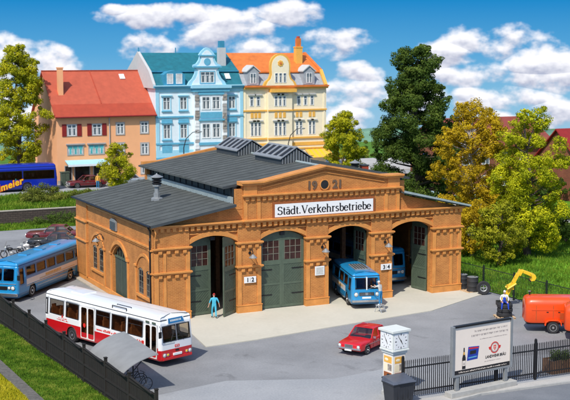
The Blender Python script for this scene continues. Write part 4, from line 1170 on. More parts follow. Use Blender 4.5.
f.build('roof_hatch', mb_, bevel=.01)
f = MB(); yy = -W/2-.006; q = random.Random(2); x = S(4.4)
while x < S(2.6):
    w = q.uniform(.06,.14); f.box(x, x+w, yy-.003, yy, 1.03, 1.14, 'ochre'); x += w+.05
f.build('side_print', mb_)
b2 = copy_tree(bb); b2.location = (19.75, 3.4+5.4, .06); b2.rotation_euler.z = -PI/2 - .02
tag(b2, 'blue coach standing in the dark behind the rearmost open gateway', 'bus')

# --- dark blue travel coach on the back street
L, W = 12.0, 2.4; hx = L/2
tc_ = thing('travel_coach', 'deep blue travel coach with slanting yellow lettering on the street at the back', 'bus', (9.0-6, 55.8+1.2, 2.2), 0)
S = lambda s: hx - s
def m_coach(side, z, a=0):
    if side == 'levels': return []
    return 'coach_blue'
ws = [(S(3.75), S(.35), 1.3, 2.25, 'win'), (S(7.2), S(3.85), 1.3, 2.25, 'win'), (S(10.6), S(7.3), 1.3, 2.25, 'win')]
glass_mat('glass_dark', (.10,.10,.11), .06)
bus_body(tc_, L, W, .28, 2.6, .34, .3, {'R': ws, 'L': ws, 'F': [(-.95, .95, 1.2, 2.4, 'screen')], 'B': [(-.8, .8, 1.5, 2.3, 'win')]},
         [S(3.35), S(9.3)], .47, m_coach, 1.4, .07, .12, 'coach_blue', 'black', glass='glass_dark')
T = Matrix.Translation((-.42, -W/2-.06, .10)) @ Matrix.Rotation(R(-17), 4, 'Y') @ UPR
text_mesh('lmeier', 1.0, 'red_print', 'lettering', tc_, T @ Matrix.Translation((0,0,-.012)), shear=.25, bold=.06, spacing=1.08, extrude=.004)
text_mesh('lmeier', 1.0, 'yellow_print', 'lettering', tc_, T, shear=.25, bold=.025, spacing=1.08, extrude=.008)
f = MB()
for (x, z, s) in ((-4.4,.8,.12),(.4,.8,.1),(1.3,1.28,.12),(-3.2,.55,.1),(4.0,.75,.09)):
    f.box(x, x+s*2.4, -W/2-.004, -W/2, z, z+s*.4, 'pane_teal'); f.box(x+s*.8, x+s*1.4, -W/2-.0045, -W/2-.0005, z-s, z+s*1.2, 'pane_teal')
f.build('side_print', tc_)

# ------------------------------------------------------------------ cars
def car(name, label, loc, rz, L, W, H, paint, era='sedan', group=None, hubs='silver'):
    t = thing(name, label, 'car', loc, rz, group)
    hx, hy = L/2, W/2; r = H*.215
    belt = H*.60
    # lower body: stations along x (x, half width, bottom, top, shoulder)
    st = [(-hx,.86,.30,.50),(-hx+.06,.90,.22,.56),(-hx+.3,.96,.2,.585),(-hx*.55,1,.19,.60),(-hx*.2,1,.19,.61),(hx*.25,1,.19,.60),(hx*.45,1,.19,.585),(hx*.75,.98,.2,.56),(hx-.15,.93,.21,.535),(hx-.03,.89,.24,.50),(hx,.85,.28,.46)]
    wx = (hx*.60, -hx*.60)
    fine = []
    for i in range(len(st)-1):
        a, c = st[i], st[i+1]; n = max(1, int((c[0]-a[0])/.07))
        for k in range(n): u = k/n; fine.append(tuple(a[q]+(c[q]-a[q])*u for q in range(4)))
    fine.append(st[-1])
    f = MB(); v = []; F = []; K = 12
    for (x, w, zb, zt) in fine:
        zbm = zb*H
        for c in wx:
            d = abs(x-c)
            if d < r*1.18: zbm = max(zbm, r + math.sqrt((r*1.18)**2-d*d)*.98)
        y = w*hy; zt_ = zt*H; zbm = min(zbm, zt_-.06)
        prof = [(0, zbm+.0), (y*.9, zbm), (y*.985, zbm+(zt_-zbm)*.12), (y, zbm+(zt_-zbm)*.5), (y*.985, zbm+(zt_-zbm)*.78), (y*.95, zt_-.01), (y*.86, zt_+.015), (0, zt_+.045)]
        ring = prof + [(-p[0], p[1]) for p in reversed(prof[1:-1])]
        v += [(x, p[0], p[1]) for p in ring]; K = len(ring)
    for i in range(len(fine)-1):
        for k in range(K): F.append((i*K+k, i*K+(k+1) % K, (i+1)*K+(k+1) % K, (i+1)*K+k))
    F.append(tuple(range(K-1, -1, -1))); F.append(tuple((len(fine)-1)*K+k for k in range(K)))
    f.add(v, F, paint)
    f.box(-hx+.35, hx-.4, -hy*.8, hy*.8, H*.2, H*.35, 'black')
    f.build('body', t, smooth=True)
    # cabin
    x0, x1, x2, x3 = -hx*.66, -hx*.40, hx*.10, hx*.36       # rear base, rear top, front top, front base
    if era == 'coupe': x0, x1, x2, x3 = -hx*.72, -hx*.34, hx*.02, hx*.34
    yb, yt = hy*.90, hy*.74; zb, zt = belt+.01, H-.03
    f = MB()
    def P(u, s, top): return ((x1+(x2-x1)*u if top else x0+(x3-x0)*u), s*(yt if top else yb), zt if top else zb)
    # roof panel with slight crown
    rp = []
    for i in range(5):
        u = i/4; x = x1+(x2-x1)*u; zc = zt + .035*math.sin(PI*u)
        rp += [(x, -yt, zc-.0), (x, -yt*.8, zc+.035), (x, 0, zc+.05), (x, yt*.8, zc+.035), (x, yt, zc)]
    F = [(i*5+k, i*5+k+1, (i+1)*5+k+1, (i+1)*5+k) for i in range(4) for k in range(4)]
    f.add(rp, [tuple(reversed(q)) for q in F], paint)
    # pillars: corners and B
    def bar(p, q, w): f.cyl(p, q, w, paint, n=6)
    for s in (-1, 1):
        bar((x0, s*yb, zb), (x1, s*yt, zt), .045); bar((x3, s*yb, zb), (x2, s*yt, zt), .035)
        xm = (x0*.45+x3*.55); xt = (x1*.45+x2*.55); bar((xm, s*yb, zb), (xt, s*yt, zt), .035)
        bar((x1, s*yt, zt), (x2, s*yt, zt), .035); bar((x0, s*yb, zb), (x3, s*yb, zb), .03)
    bar((x1, -yt, zt), (x1, yt, zt), .035); bar((x2, -yt, zt), (x2, yt, zt), .03)
    f.build('roof', t, smooth=True)
    g = MB(); g.quad((x3,-yb,zb),(x3,yb,zb),(x2,yt,zt),(x2,-yt,zt), 'glass_light'); g.build('windscreen', t)
    g = MB(); g.quad((x0,yb,zb),(x0,-yb,zb),(x1,-yt,zt),(x1,yt,zt), 'glass'); g.build('rear_window', t)
    for s in (-1, 1):
        g = MB(); g.quad((x0,s*yb,zb),(x3,s*yb,zb),(x2,s*yt,zt),(x1,s*yt,zt), 'glass'); g.build('side_window', t)
    f = MB()
    for xx in (-hx*.42, hx*.02):
        for s in (-1, 1): f.box(xx-.2, xx+.22, s*hy*.4-.24, s*hy*.4+.24, H*.36, H*.5, 'bus_inside'); f.box(xx-.28, xx-.16, s*hy*.4-.24, s*hy*.4+.24, H*.4, H*.86, 'bus_inside')
    f.box(x3-.3, x3-.05, -hy*.75, hy*.75, zb-.08, zb+.05, 'black'); f.lathe([(.16,0),(.19,.02),(.16,.04)], 'black', 14, (x3-.45, hy*.36, zb+.02))
    f.build('seat', t)
    for x in wx:
        for s in (-1, 1): wheel(t, x, s*(hy-.10), r, .17, s, hubs)
    f = MB()
    for (x, sg_) in ((hx, 1), (-hx, -1)):
        f.box(min(x-.02*sg_, x+.10*sg_), max(x-.02*sg_, x+.10*sg_), -hy*.93, hy*.93, H*.30, H*.365, 'silver')
    f.build('bumper', t, bevel=.012)
    lamps(t, hx-.02, (-hy*.74, hy*.74), H*.43, .085)
    for s in (-1, 1):
        g = MB(); g.box(-hx-.02, -hx+.05, s*hy*.72-.12, s*hy*.72+.12, H*.42, H*.5, 'red_print'); g.build('tail_light', t)
    g = MB(); g.box(hx-.04, hx+.035, -.26, .26, H*.36, H*.50, 'silver')
    for k in range(5): g.box(hx+.0351, hx+.04, -.23, .23, H*.37+k*.035, H*.37+k*.035+.014, 'iron')
    g.build('grille', t, bevel=.008)
    g = MB(); g.box(hx+.101, hx+.108, -.22, .22, H*.24, H*.31, 'white_paint'); g.build('number_plate', t)
    g = MB()
    for s in (-1, 1):
        ys = s*hy*1.001
        g.box(-hx*.8, hx*.8, ys-.008, ys+.008, H*.435, H*.45, 'silver')
        for xx in (x3-.12, (x0*.45+x3*.55), x0+.25): g.box(xx-.006, xx+.006, ys-.006, ys+.006, H*.28, H*.56, 'black')
        g.box(x3-.75, x3-.6, ys-.02, ys+.02, H*.5, H*.52, 'silver')
    g.build('door_trim', t)
    g = MB(); g.box(x3-.25, x3-.15, hy*.95, hy*1.12, belt+.02, belt+.13, 'silver'); g.build('mirror', t)
    return t
car('parked_car', 'small bright red saloon car in the yard behind the cube clock', (8.73+.02, -11.57, 0), math.atan2(-.525, -.85), 4.0, 1.62, 1.32, 'red_paint')
mat('maroon_paint', (.13,.010,.014), .3, coat=.6, var=.05); mat('two_tone_black', (.012,.013,.015), .3, coat=.6)
car('parked_car', 'maroon saloon parked behind the black saloon near the hedge', (3.1, 35.6, 0), R(-26+180), 4.9, 1.75, 1.4, 'maroon_paint')
car('parked_car', 'black saloon parked in front of the maroon saloon', (2.2, 31.6, 0), R(-26+180), 4.8, 1.75, 1.35, 'two_tone_black')
car('parked_car', 'dark plum saloon at the kerb before the shop awning', (12.6, 57.2, 2.2), R(180), 4.2, 1.65, 1.3, 'maroon_paint')
car('parked_car', 'pale silver saloon at the kerb before the peach house', (17.2, 57.2, 2.2), R(180), 4.2, 1.65, 1.3, 'light_metal')

# motorcycles
def motorcycle(label, loc, rz, paint):
    t = thing('motorcycle', label, 'motorcycle', loc, rz)
    for x in (-.68, .72):
        f = MB(); f.lathe([(.24,0),(.25,-.05),(.31,-.06),(.33,0),(.31,.06),(.25,.05),(.24,0)], 'rubber', 20, (0,0,0), 'y', caps=False); f.lathe([(.05,-.06),(.05,.06)], 'silver', 10, (0,0,0), 'y')
        for k in range(8):
            a = k*PI/4; f.cyl((0,0,0), (.26*math.cos(a),0,.26*math.sin(a)), .008, 'silver', n=4)
        f.build('wheel', t, smooth=True, loc=(x, 0, .33))
    f = MB(); f.tube([(-.68,.0,.33),(-.2,.0,.42),(.25,0,.45),(.42,0,.85)], .04, 'iron'); f.tube([(-.68,.1,.33),(-.45,.1,.75)], .03, 'silver'); f.tube([(.72,.07,.33),(.45,.07,.95)], .03, 'silver'); f.tube([(.72,-.07,.33),(.45,-.07,.95)], .03, 'silver')
    f.tube([(-.9,.13,.32),(-.1,.13,.3)], .045, 'silver'); f.build('frame', t, smooth=True)
    f = MB(); f.ell((.05,0,.42), (.24,.16,.2), 'grey_metal'); f.build('engine', t, smooth=True)
    f = MB(); f.ell((.2,0,.78), (.3,.16,.15), paint); f.ell((-.75,0,.66), (.3,.1,.06), paint); f.ell((.72,0,.64), (.26,.08,.05), paint); f.build('fuel_tank', t, smooth=True)
    f = MB(); f.ell((-.35,0,.76), (.42,.14,.08), 'black'); f.build('seat', t, smooth=True)
    f = MB(); f.tube([(.28,-.36,1.02),(.4,-.2,1.06),(.42,.2,1.06),(.28,.36,1.02)], .02, 'iron'); f.build('handlebar', t)
    f = MB(); f.ell((.56,0,.92), (.1,.11,.11), 'stone_white'); f.build('headlight', t, smooth=True)
    g = MB(); g.add([(.62,-.18,.98),(.62,.18,.98),(.45,.16,1.42),(.45,-.16,1.42)], [(0,1,2,3)], 'glass'); g.add([(.63,-.2,.96),(.63,.2,.96),(.62,.2,1.0),(.62,-.2,1.0)], [(0,1,2,3)], 'iron'); g.build('windshield', t)
motorcycle('black motorcycle with a tall windshield nearest the picture edge', (-2.6, 27.6, 0), R(150), 'black')
motorcycle('dark motorcycle with pale fuel tank beside the black saloon', (-.9, 28.9, 0), R(165), 'warm_white')

# ------------------------------------------------------------------ orange compressor trailers
def trailer(label, loc, rz, L=3.9):
    t = thing('compressor_trailer', label, 'trailer', loc, rz, None)
    # x along the body, -y towards the yard
    f = MB(); W = 1.7; z0, z1 = .62, 2.18
    n = 10; rc = .42
    def ring(x, k, dz=0):
        hw = W/2*k; pts = []
        for (cx, cz, a0) in ((hw-rc*k, z1-rc*k-dz, 0), (-hw+rc*k, z1-rc*k-dz, 90)):
            for i in range(6): a = R(a0+18*i); pts.append((x, cx+rc*k*math.cos(a), cz+rc*k*math.sin(a)))
        pts += [(x, -hw, z0+.12), (x, -hw+.08, z0+dz*.3), (x, hw-.08, z0+dz*.3), (x, hw, z0+.12)]
        return pts
    xs = [(-L/2, .80, .22), (-L/2+.05, .88, .12), (-L/2+.16, .95, .05), (-L/2+.34, 1, 0), (-L/6, 1, 0), (L/6, 1, 0), (L/2-.34, 1, 0), (L/2-.16, .95, .05), (L/2-.05, .88, .12), (L/2, .8, .22)]
    rs = [ring(*q) for q in xs]; K = len(rs[0]); v = [p for r_ in rs for p in r_]
    F = [(i*K+k, i*K+(k+1) % K, (i+1)*K+(k+1) % K, (i+1)*K+k) for i in range(len(rs)-1) for k in range(K)] + [tuple(range(K-1,-1,-1)), tuple((len(rs)-1)*K+k for k in range(K))]
    f.add(v, F, 'orange_paint'); f.build('body', t, smooth=True)
    f = MB()      # raised edges and doors
    for s in (-1, 1):
        y = s*(W/2+.004)
        f.box(-L/2+.35, L/2-.35, min(y,y+s*.02), max(y,y+s*.02), 1.42, 1.47, 'orange_paint')
        for x in (-L/2+.62, 0, L/2-.62): f.box(x-.012, x+.012, min(y,y+s*.012), max(y,y+s*.012), .8, 1.72, 'brick_dark')
        for x in (-.35, .35): f.box(x-.06, x+.06, min(y,y+s*.03), max(y,y+s*.03), 1.3, 1.34, 'iron')
        for k in range(5): f.box(L/2-1.25, L/2-.75, min(y,y+s*.012), max(y,y+s*.012), .9+k*.08, .93+k*.08, 'brick_dark')
    f.build('panel_trim', t)
    f = MB(); f.box(-L/2+.1, L/2+.1, -.6, .6, .5, .62, 'iron'); f.tube([(L/2,.45,.55),(L/2+1.0,0,.5)], .05, 'iron'); f.tube([(L/2,-.45,.55),(L/2+1.0,0,.5)], .05, 'iron'); f.cyl((L/2+.8,0,0),(L/2+.8,0,.6), .04, 'iron'); f.build('chassis', t)
    for s in (-1, 1):
        f = MB(); f.prism([(-.52,.5),(-.48,.74),(-.3,.86),(.3,.86),(.48,.74),(.52,.5),(.46,.5),(.42,.7),(.27,.8),(-.27,.8),(-.42,.7),(-.46,.5)], 'y', s*.86-.14, s*.86+.14, 'orange_paint'); f.build('mudguard', t)
    for s in (-1, 1): wheel(t, -.0, s*.86, .37, .2, s, 'grey_metal')
    f = MB(); f.cyl((-L/2+.35,.2,2.15), (-L/2+.35,.2,2.4), .05, 'iron'); f.cyl((-L/2+.35,.2,2.38), (-L/2+.35,.2,2.43), .09, 'silver'); f.build('exhaust', t)
    for s in (-1, 1):
        g = MB(); g.box(-L/2+.02, -L/2+.12, s*.55-.09, s*.55+.09, .68, .8, 'red_print'); g.build('tail_light', t)
    return t
trailer('orange rounded compressor trailer standing clear in the yard beside the worker in white', (21.25, -12.63, 0), R(-29), 3.3)
trailer('second orange compressor trailer, cut by the picture edge and nearest the front fence', (22.0, -15.6, 0), R(-36), 3.3)

# ------------------------------------------------------------------ people
def person(label, loc, rz, J, dress, sc=.93, hair='hair_brown', cap=None, brim=False):
    """J: joint positions (x forward, y left, z up) in metres for a 1.75 m figure; dress(pos, bone) -> material"""
    t = thing('person', label, 'person', loc, rz)
    t.scale = (sc, sc, sc)
    names = list(J.keys()); v = [J[k] for k in names]; ix = {k: i for i, k in enumerate(names)}
    rad = {'pelvis': (.125,.15), 'waist': (.115,.14), 'chest': (.13,.17), 'neck': (.055,.055), 'head0': (.07,.062), 'head1': (.098,.082), 'head2': (.085,.075),
           'shL': (.07,.07), 'shR': (.07,.07), 'elL': (.046,.046), 'elR': (.046,.046), 'wrL': (.032,.028), 'wrR': (.032,.028), 'paL': (.04,.02), 'paR': (.04,.02),
           'hipL': (.095,.095), 'hipR': (.095,.095), 'knL': (.066,.066), 'knR': (.066,.066), 'anL': (.045,.045), 'anR': (.045,.045), 'toL': (.045,.035), 'toR': (.045,.035)}
    E_ = [('pelvis','waist'),('waist','chest'),('chest','neck'),('neck','head0'),('head0','head1'),('head1','head2'),
          ('chest','shL'),('shL','elL'),('elL','wrL'),('wrL','paL'),('chest','shR'),('shR','elR'),('elR','wrR'),('wrR','paR'),
          ('pelvis','hipL'),('hipL','knL'),('knL','anL'),('anL','toL'),('pelvis','hipR'),('hipR','knR'),('knR','anR'),('anR','toR')]
    radv = [rad[k] for k in names]; ed = [(ix[a], ix[b]) for a, b in E_]
    for s in 'LR':      # fingers and thumb
        wr, pa = Vector(J['wr'+s]), Vector(J['pa'+s]); d = (pa-wr).normalized()
        side = d.cross(Vector((0, 1, 0)));  side = side.normalized() if side.length > .1 else Vector((1,0,0))
        inn = side.cross(d).normalized()
        for k, (o, ln) in enumerate(((-.03,.06),(-.01,.07),(.012,.065),(.032,.05))):
            i0 = len(v); v.append(tuple(pa + side*o + d*.022)); v.append(tuple(pa + side*o*1.1 + d*(.022+ln*.55) + inn*.008)); v.append(tuple(pa + side*o*1.1 + d*(.02+ln) + inn*.025))
            radv += [(.0095,.0095), (.009,.009), (.008,.008)]; ed += [(ix['pa'+s], i0), (i0, i0+1), (i0+1, i0+2)]
        i0 = len(v); v.append(tuple(wr + (pa-wr)*.45 + side*-.045)); v.append(tuple(pa + side*-.062 + d*.01)); radv += [(.012,.012), (.01,.01)]; ed += [(ix['wr'+s], i0), (i0, i0+1)]
    me = bpy.data.meshes.new('sk'); me.from_pydata([tuple(p) for p in v], ed, [])
    o = bpy.data.objects.new('sk', me); COL.objects.link(o)
    md = o.modifiers.new('skin', 'SKIN'); md.use_smooth_shade = True; md.branch_smoothing = .4
    me.skin_vertices.new() if not me.skin_vertices else None
    for i, r_ in enumerate(radv): me.skin_vertices[0].data[i].radius = r_
    for i in range(len(v)): me.skin_vertices[0].data[i].use_root = (i == ix['pelvis'])
    o.modifiers.new('sub', 'SUBSURF').levels = 2; o.modifiers['sub'].render_levels = 2
    dg = bpy.context.evaluated_depsgraph_get(); dg.update()
    m2 = bpy.data.meshes.new_from_object(o.evaluated_get(dg)); bpy.data.objects.remove(o)
    m2.name = 'body'
    # nearest bone decides the cloth
    segs = [(names[a] if a < len(names) else 'hand', names[b] if b < len(names) else 'hand', Vector(v[a]), Vector(v[b])) for a, b in ed]
    mats = []
    for p in m2.polygons:
        c = p.center; best = None
        for na, nb, a, b in segs:
            ab = b-a; u = max(0, min(1, (c-a).dot(ab)/max(ab.length_squared, 1e-9))); d = (c-(a+ab*u)).length
            if best is None or d < best[0]: best = (d, na, nb, u)
        m = dress(c, best[1], best[2], best[3])
        if m not in mats: mats.append(m); m2.materials.append(MATS[m])
        p.material_index = mats.index(m)
    m2.polygons.foreach_set('use_smooth', [True]*len(m2.polygons))
    b = bpy.data.objects.new('body', m2); COL.objects.link(b); b.parent = t
    h0, h1, h2 = Vector(J['head0']), Vector(J['head1']), Vector(J['head2']); up = (h2-h0).normalized(); fw = Vector((1,0,0)); fw = (fw-up*fw.dot(up)).normalized(); lf = up.cross(fw)
    f = MB(); f.T = Matrix((( fw.x, lf.x, up.x, h1.x),(fw.y, lf.y, up.y, h1.y),(fw.z, lf.z, up.z, h1.z),(0,0,0,1)))
    f.add([(.09,-.014,-.01),(.09,.014,-.01),(.118,0,-.028),(.092,0,.03)], [(0,1,2),(1,3,2),(3,0,2)], 'skin')
    for s in (-1, 1): f.ell((.0, s*.082, -.005), (.02,.012,.03), 'skin', 8, 6); f.ell((.083, s*.03, .018), (.012,.014,.009), 'black', 8, 6)
    f.box(.088, .094, -.024, .024, -.055, -.047, 'red_print')
    f.build('face', t)
    f = MB(); f.T = Matrix((( fw.x, lf.x, up.x, h1.x),(fw.y, lf.y, up.y, h1.y),(fw.z, lf.z, up.z, h1.z),(0,0,0,1)))
    f.ell((-.022,0,.045), (.098,.088,.085), cap or hair, 14, 10)
    if brim: f.hexa([(.06,-.07,.04),(.17,-.05,.03),(.17,.05,.03),(.06,.07,.04),(.06,-.07,.055),(.17,-.05,.04),(.17,.05,.04),(.06,.07,.055)], cap)
    f.build('cap' if cap else 'hair', t, smooth=True)
    return t
def base_pose():
    J = {'pelvis': (0,0,.95), 'waist': (0,0,1.1), 'chest': (0,0,1.32), 'neck': (0,0,1.49), 'head0': (.01,0,1.56), 'head1': (.015,0,1.645), 'head2': (.01,0,1.70)}
    for s, k in ((1,'L'),(-1,'R')):
        J['sh'+k] = (0,s*.19,1.42); J['el'+k] = (-.02,s*.25,1.14); J['wr'+k] = (.06,s*.26,.88); J['pa'+k] = (.09,s*.26,.79)
        J['hip'+k] = (0,s*.10,.90); J['kn'+k] = (.02,s*.11,.50); J['an'+k] = (-.01,s*.11,.09); J['to'+k] = (.13,s*.13,.045)
    return J
def d_cyan(c, a, b, u):
    if 'head' in a or 'head' in b: return 'skin'
    if a == 'hand' or b == 'hand' or b[:2] == 'pa' or (a[:2] == 'wr'): return 'skin'
    if b[:2] == 'to' or (b[:2] == 'an' and u > .93): return 'black'
    if b[:2] == 'wr' and u > .25: return 'skin'
    return 'overall_cyan'
J = base_pose(); J['knL'] = (.14,.11,.52); J['anL'] = (.16,.11,.10); J['toL'] = (.29,.12,.05); J['anR'] = (-.16,-.11,.12); J['knR'] = (-.02,-.11,.50); J['toR'] = (-.04,-.12,.045); J['elR'] = (-.06,-.30,1.16); J['wrR'] = (-.02,-.36,.92); J['paR'] = (0,-.38,.84); J['elL'] = (0,.30,1.16); J['wrL'] = (.08,.36,.92); J['paL'] = (.1,.38,.84)
person('person in light blue overalls with red hair walking into the first gateway', (3.78, -.72, .055), R(80), J, d_cyan, hair='hair_red')
def d_mech(c, a, b, u):
    if 'head' in a or 'head' in b: return 'skin'
    if a == 'hand' or b == 'hand' or b[:2] == 'pa' or a[:2] == 'wr': return 'skin'
    if b[:2] == 'to' or (b[:2] == 'an' and u > .93): return 'stone_white'
    if b[:2] in ('kn', 'an', 'hi') or (a == 'pelvis' and u < .6): return 'denim'
    return 'shirt_grey'
J = base_pose()
J['chest'] = (.07,0,1.31); J['neck'] = (.12,0,1.47); J['head0'] = (.15,0,1.54); J['head1'] = (.17,0,1.62); J['head2'] = (.17,0,1.68)
J['shL'] = (.10,.19,1.41); J['shR'] = (.10,-.19,1.41)
J['elL'] = (.34,.22,1.28); J['wrL'] = (.60,.16,1.30); J['paL'] = (.68,.15,1.31); J['elR'] = (.32,-.24,1.22); J['wrR'] = (.56,-.24,1.28); J['paR'] = (.65,-.22,1.30)
MX, MY = 14.35, -3.75
person('person in blue trousers and grey shirt on a stepladder repairing the minibus front', (MX, MY, .5), R(112), J, d_mech, hair='shirt_white', cap='shirt_white', brim=True)
t = thing('stepladder', 'small pale stepladder under the mechanic before the blue minibus', 'ladder', (MX, MY, .05), R(112))
f = MB()
for s in (-.24, .24): f.hexa([(-.32,s-.02,0),(-.27,s-.02,0),(-.27,s+.02,0),(-.32,s+.02,0),(-.02,s-.02,.47),(.03,s-.02,.47),(.03,s+.02,.47),(-.02,s+.02,.47)], 'light_metal'); f.hexa([(.27,s-.02,0),(.31,s-.02,0),(.31,s+.02,0),(.27,s+.02,0),(.1,s-.02,.44),(.14,s-.02,.44),(.14,s+.02,.44),(.1,s+.02,.44)], 'light_metal')
f.build('side_rail', t)
f = MB(); f.box(-.16, .2, -.25, .25, .44, .485, 'light_metal'); f.box(-.3, -.12, -.22, .22, .17, .21, 'light_metal'); f.build('step', t)

# worker sitting on tyres
t = thing('tyre_stack', 'stack of black tyres the worker in white sits on', 'tyres', (20.8, -8.55, 0))
for k in range(3):
    f = MB(); f.lathe([(.24,.06),(.26,.0),(.44,-.0),(.5,.05),(.5,.22),(.44,.27),(.26,.27),(.24,.2),(.24,.06)], 'rubber', 26, caps=False)
    f.build('tyre', t, smooth=True, loc=(rnd.uniform(-.03,.03), rnd.uniform(-.03,.03), .12+k*.272))
t = thing('wooden_pallet', 'pale wooden pallet under the tyre stack of the seated worker', 'pallet', (20.8, -8.55, 0), R(-20))
f = MB()
for k in range(5): f.box(-.6+k*.26, -.44+k*.26, -.55, .55, .09, .115, 'pale_wood')
for y in (-.5, 0, .42): f.box(-.6, .6, y, y+.1, .0, .089, 'pale_wood')
f.build('boards', t)
def d_work(c, a, b, u):
    if 'head' in a or 'head' in b: return 'skin'
    if a == 'hand' or b == 'hand' or b[:2] == 'pa' or a[:2] == 'wr': return 'skin'
    if b[:2] == 'to' or (b[:2] == 'an' and u > .93): return 'black'
    if b[:2] in ('kn', 'an', 'hi') or a == 'pelvis': return 'overall_blue'
    if a in ('waist', 'pelvis') and b == 'chest' and c.x > .05 and abs(c.y) < .12: return 'overall_blue'
    return 'shirt_white'
J = {'pelvis': (0,0,.10), 'waist': (.02,0,.25), 'chest': (.05,0,.47), 'neck': (.07,0,.64), 'head0': (.09,0,.71), 'head1': (.10,0,.795), 'head2': (.10,0,.85)}
for s, k in ((1,'L'),(-1,'R')):
    J['sh'+k] = (.05,s*.19,.57); J['el'+k] = (.1,s*.29,.32); J['wr'+k] = (.30,s*.22,.20); J['pa'+k] = (.38,s*.19,.17)
    J['hip'+k] = (.03,s*.11,.06); J['kn'+k] = (.44,s*.20,.07); J['an'+k] = (.50,s*.24,-.36); J['to'+k] = (.64,s*.27,-.42)
person('person with white cap, white shirt and blue dungarees sitting on stacked tyres', (20.75, -8.55, .97), R(-118), J, d_work, cap='white_paint', brim=True)

# people by the shop
def d_or(c, a, b, u):
    if 'head' in a or 'head' in b: return 'skin'
    return 'ochre' if b[:2] not in ('kn','an','to') else 'denim'
person('person in orange standing by the parked cars before the shop', (13.4, 55.6, 2.2), R(-90), base_pose(), d_or)

# ------------------------------------------------------------------ yard furniture
t = thing('tyre', 'single upright tyre leaning at the wire fence beside the oil drums', 'tyre', (23.85, -1.95, .5), R(-26))
f = MB(); f.lathe([(.25,.0),(.27,-.1),(.44,-.12),(.49,-.06),(.49,.06),(.44,.12),(.27,.1),(.25,.0)], 'rubber', 28, (0,0,0), 'y', caps=False); f.build('tread', t, smooth=True)
f = MB(); f.lathe([(.2,-.02),(.26,-.05),(.27,.04),(.22,.03),(.2,-.02)], 'grey_metal', 20, (0,0,0), 'y', caps=False); f.cyl((-.25,0,0),(.25,0,0), .03, 'grey_metal'); f.cyl((0,0,-.25),(0,0,.25), .03, 'grey_metal'); f.cyl((0,-.06,0),(0,.06,0),.08,'grey_metal'); f.build('rim', t)
for (x, y, lab, z) in ((23.72, -.8, 'black oil drum with a pale lid standing beside the upright tyre', 0), (23.6, .35, 'black oil drum nearest the depot corner pier', 0)):
    t = thing('oil_drum', lab, 'drum', (x, y, 0.1))
    f = MB(); f.lathe([(.40,0),(.42,.02),(.40,.05),(.40,.33),(.42,.36),(.40,.39),(.40,.68),(.42,.71),(.40,.74),(.40,.98),(.42,1.0)], 'rubber', 22); f.build('barrel', t, smooth=True)
    f = MB(); f.lathe([(.39,1.0),(.39,1.015)], 'grey_metal', 22); f.cyl((.2,0,1.01),(.2,0,1.04),.05,'iron'); f.build('lid', t)
t = thing('wooden_pallet', 'low pallet with pale ends under the oil drums', 'pallet', (23.7, -.4, 0), R(-88))
f = MB()
for k in range(5): f.box(-.75, .75, -.6+k*.27, -.44+k*.27, .06, .09, 'pale_wood')
for x in (-.7, 0, .6): f.box(x, x+.1, -.6, .6, 0, .059, 'pale_wood')
f.build('boards', t)

# yellow loading boom
t = thing('loading_boom', 'yellow articulated loader boom rising beside the black wire fence', 'crane', (22.95, -5.55, 0), R(-26))
t.scale = (1, 1.5, 1)
f = MB(); f.box(-.45, .45, -.35, .35, 0, .28, 'iron'); f.cyl((0,0,.28),(0,0,.5), .22, 'yellow_paint'); f.build('base', t)
f = MB()
for s in (-.13, .13): f.hexa([(-.1,s-.035,.4),(.08,s-.035,.4),(.08,s+.035,.4),(-.1,s+.035,.4),(.86,s-.035,2.25),(1.0,s-.035,2.2),(1.0,s+.035,2.2),(.86,s+.035,2.25)], 'yellow_paint')
for k in range(1, 6): u = k/6; f.box(-.05+.95*u-.04, -.05+.95*u+.04, -.13, .13, .4+1.85*u-.03, .4+1.85*u+.03, 'yellow_paint')
f.build('lower_arm', t)
f = MB(); f.box(.2, .62, -.2, .2, 1.15, 1.42, 'yellow_paint'); f.cyl((.15,-.24,1.2),(.75,-.24,1.6),.07,'yellow_paint'); f.cyl((.15,.24,1.2),(.75,.24,1.6),.07,'yellow_paint'); f.build('hydraulic_block', t, bevel=.02)
f = MB(); f.hexa([(.82,-.14,2.1),(1.05,-.14,2.05),(1.05,.14,2.05),(.82,.14,2.1),(1.0,-.14,2.52),(1.28,-.14,2.42),(1.28,.14,2.42),(1.0,.14,2.52)], 'yellow_paint')
f.hexa([(1.15,-.12,2.3),(1.8,-.12,2.02),(1.8,.12,2.02),(1.15,.12,2.3),(1.18,-.12,2.5),(1.85,-.12,2.26),(1.85,.12,2.26),(1.18,.12,2.5)], 'yellow_paint'); f.build('upper_arm', t, bevel=.02)
f = MB(); f.prism([(1.72,2.24),(2.02,2.18),(2.1,1.98),(1.98,1.78),(1.74,1.74),(1.8,1.92)], 'y', -.26, .26, 'yellow_paint')
for k in range(4): f.prism([(1.70,1.78),(1.80,1.76),(1.70,1.66)], 'y', -.22+k*.13, -.16+k*.13, 'iron')
f.build('bucket', t, bevel=.015)

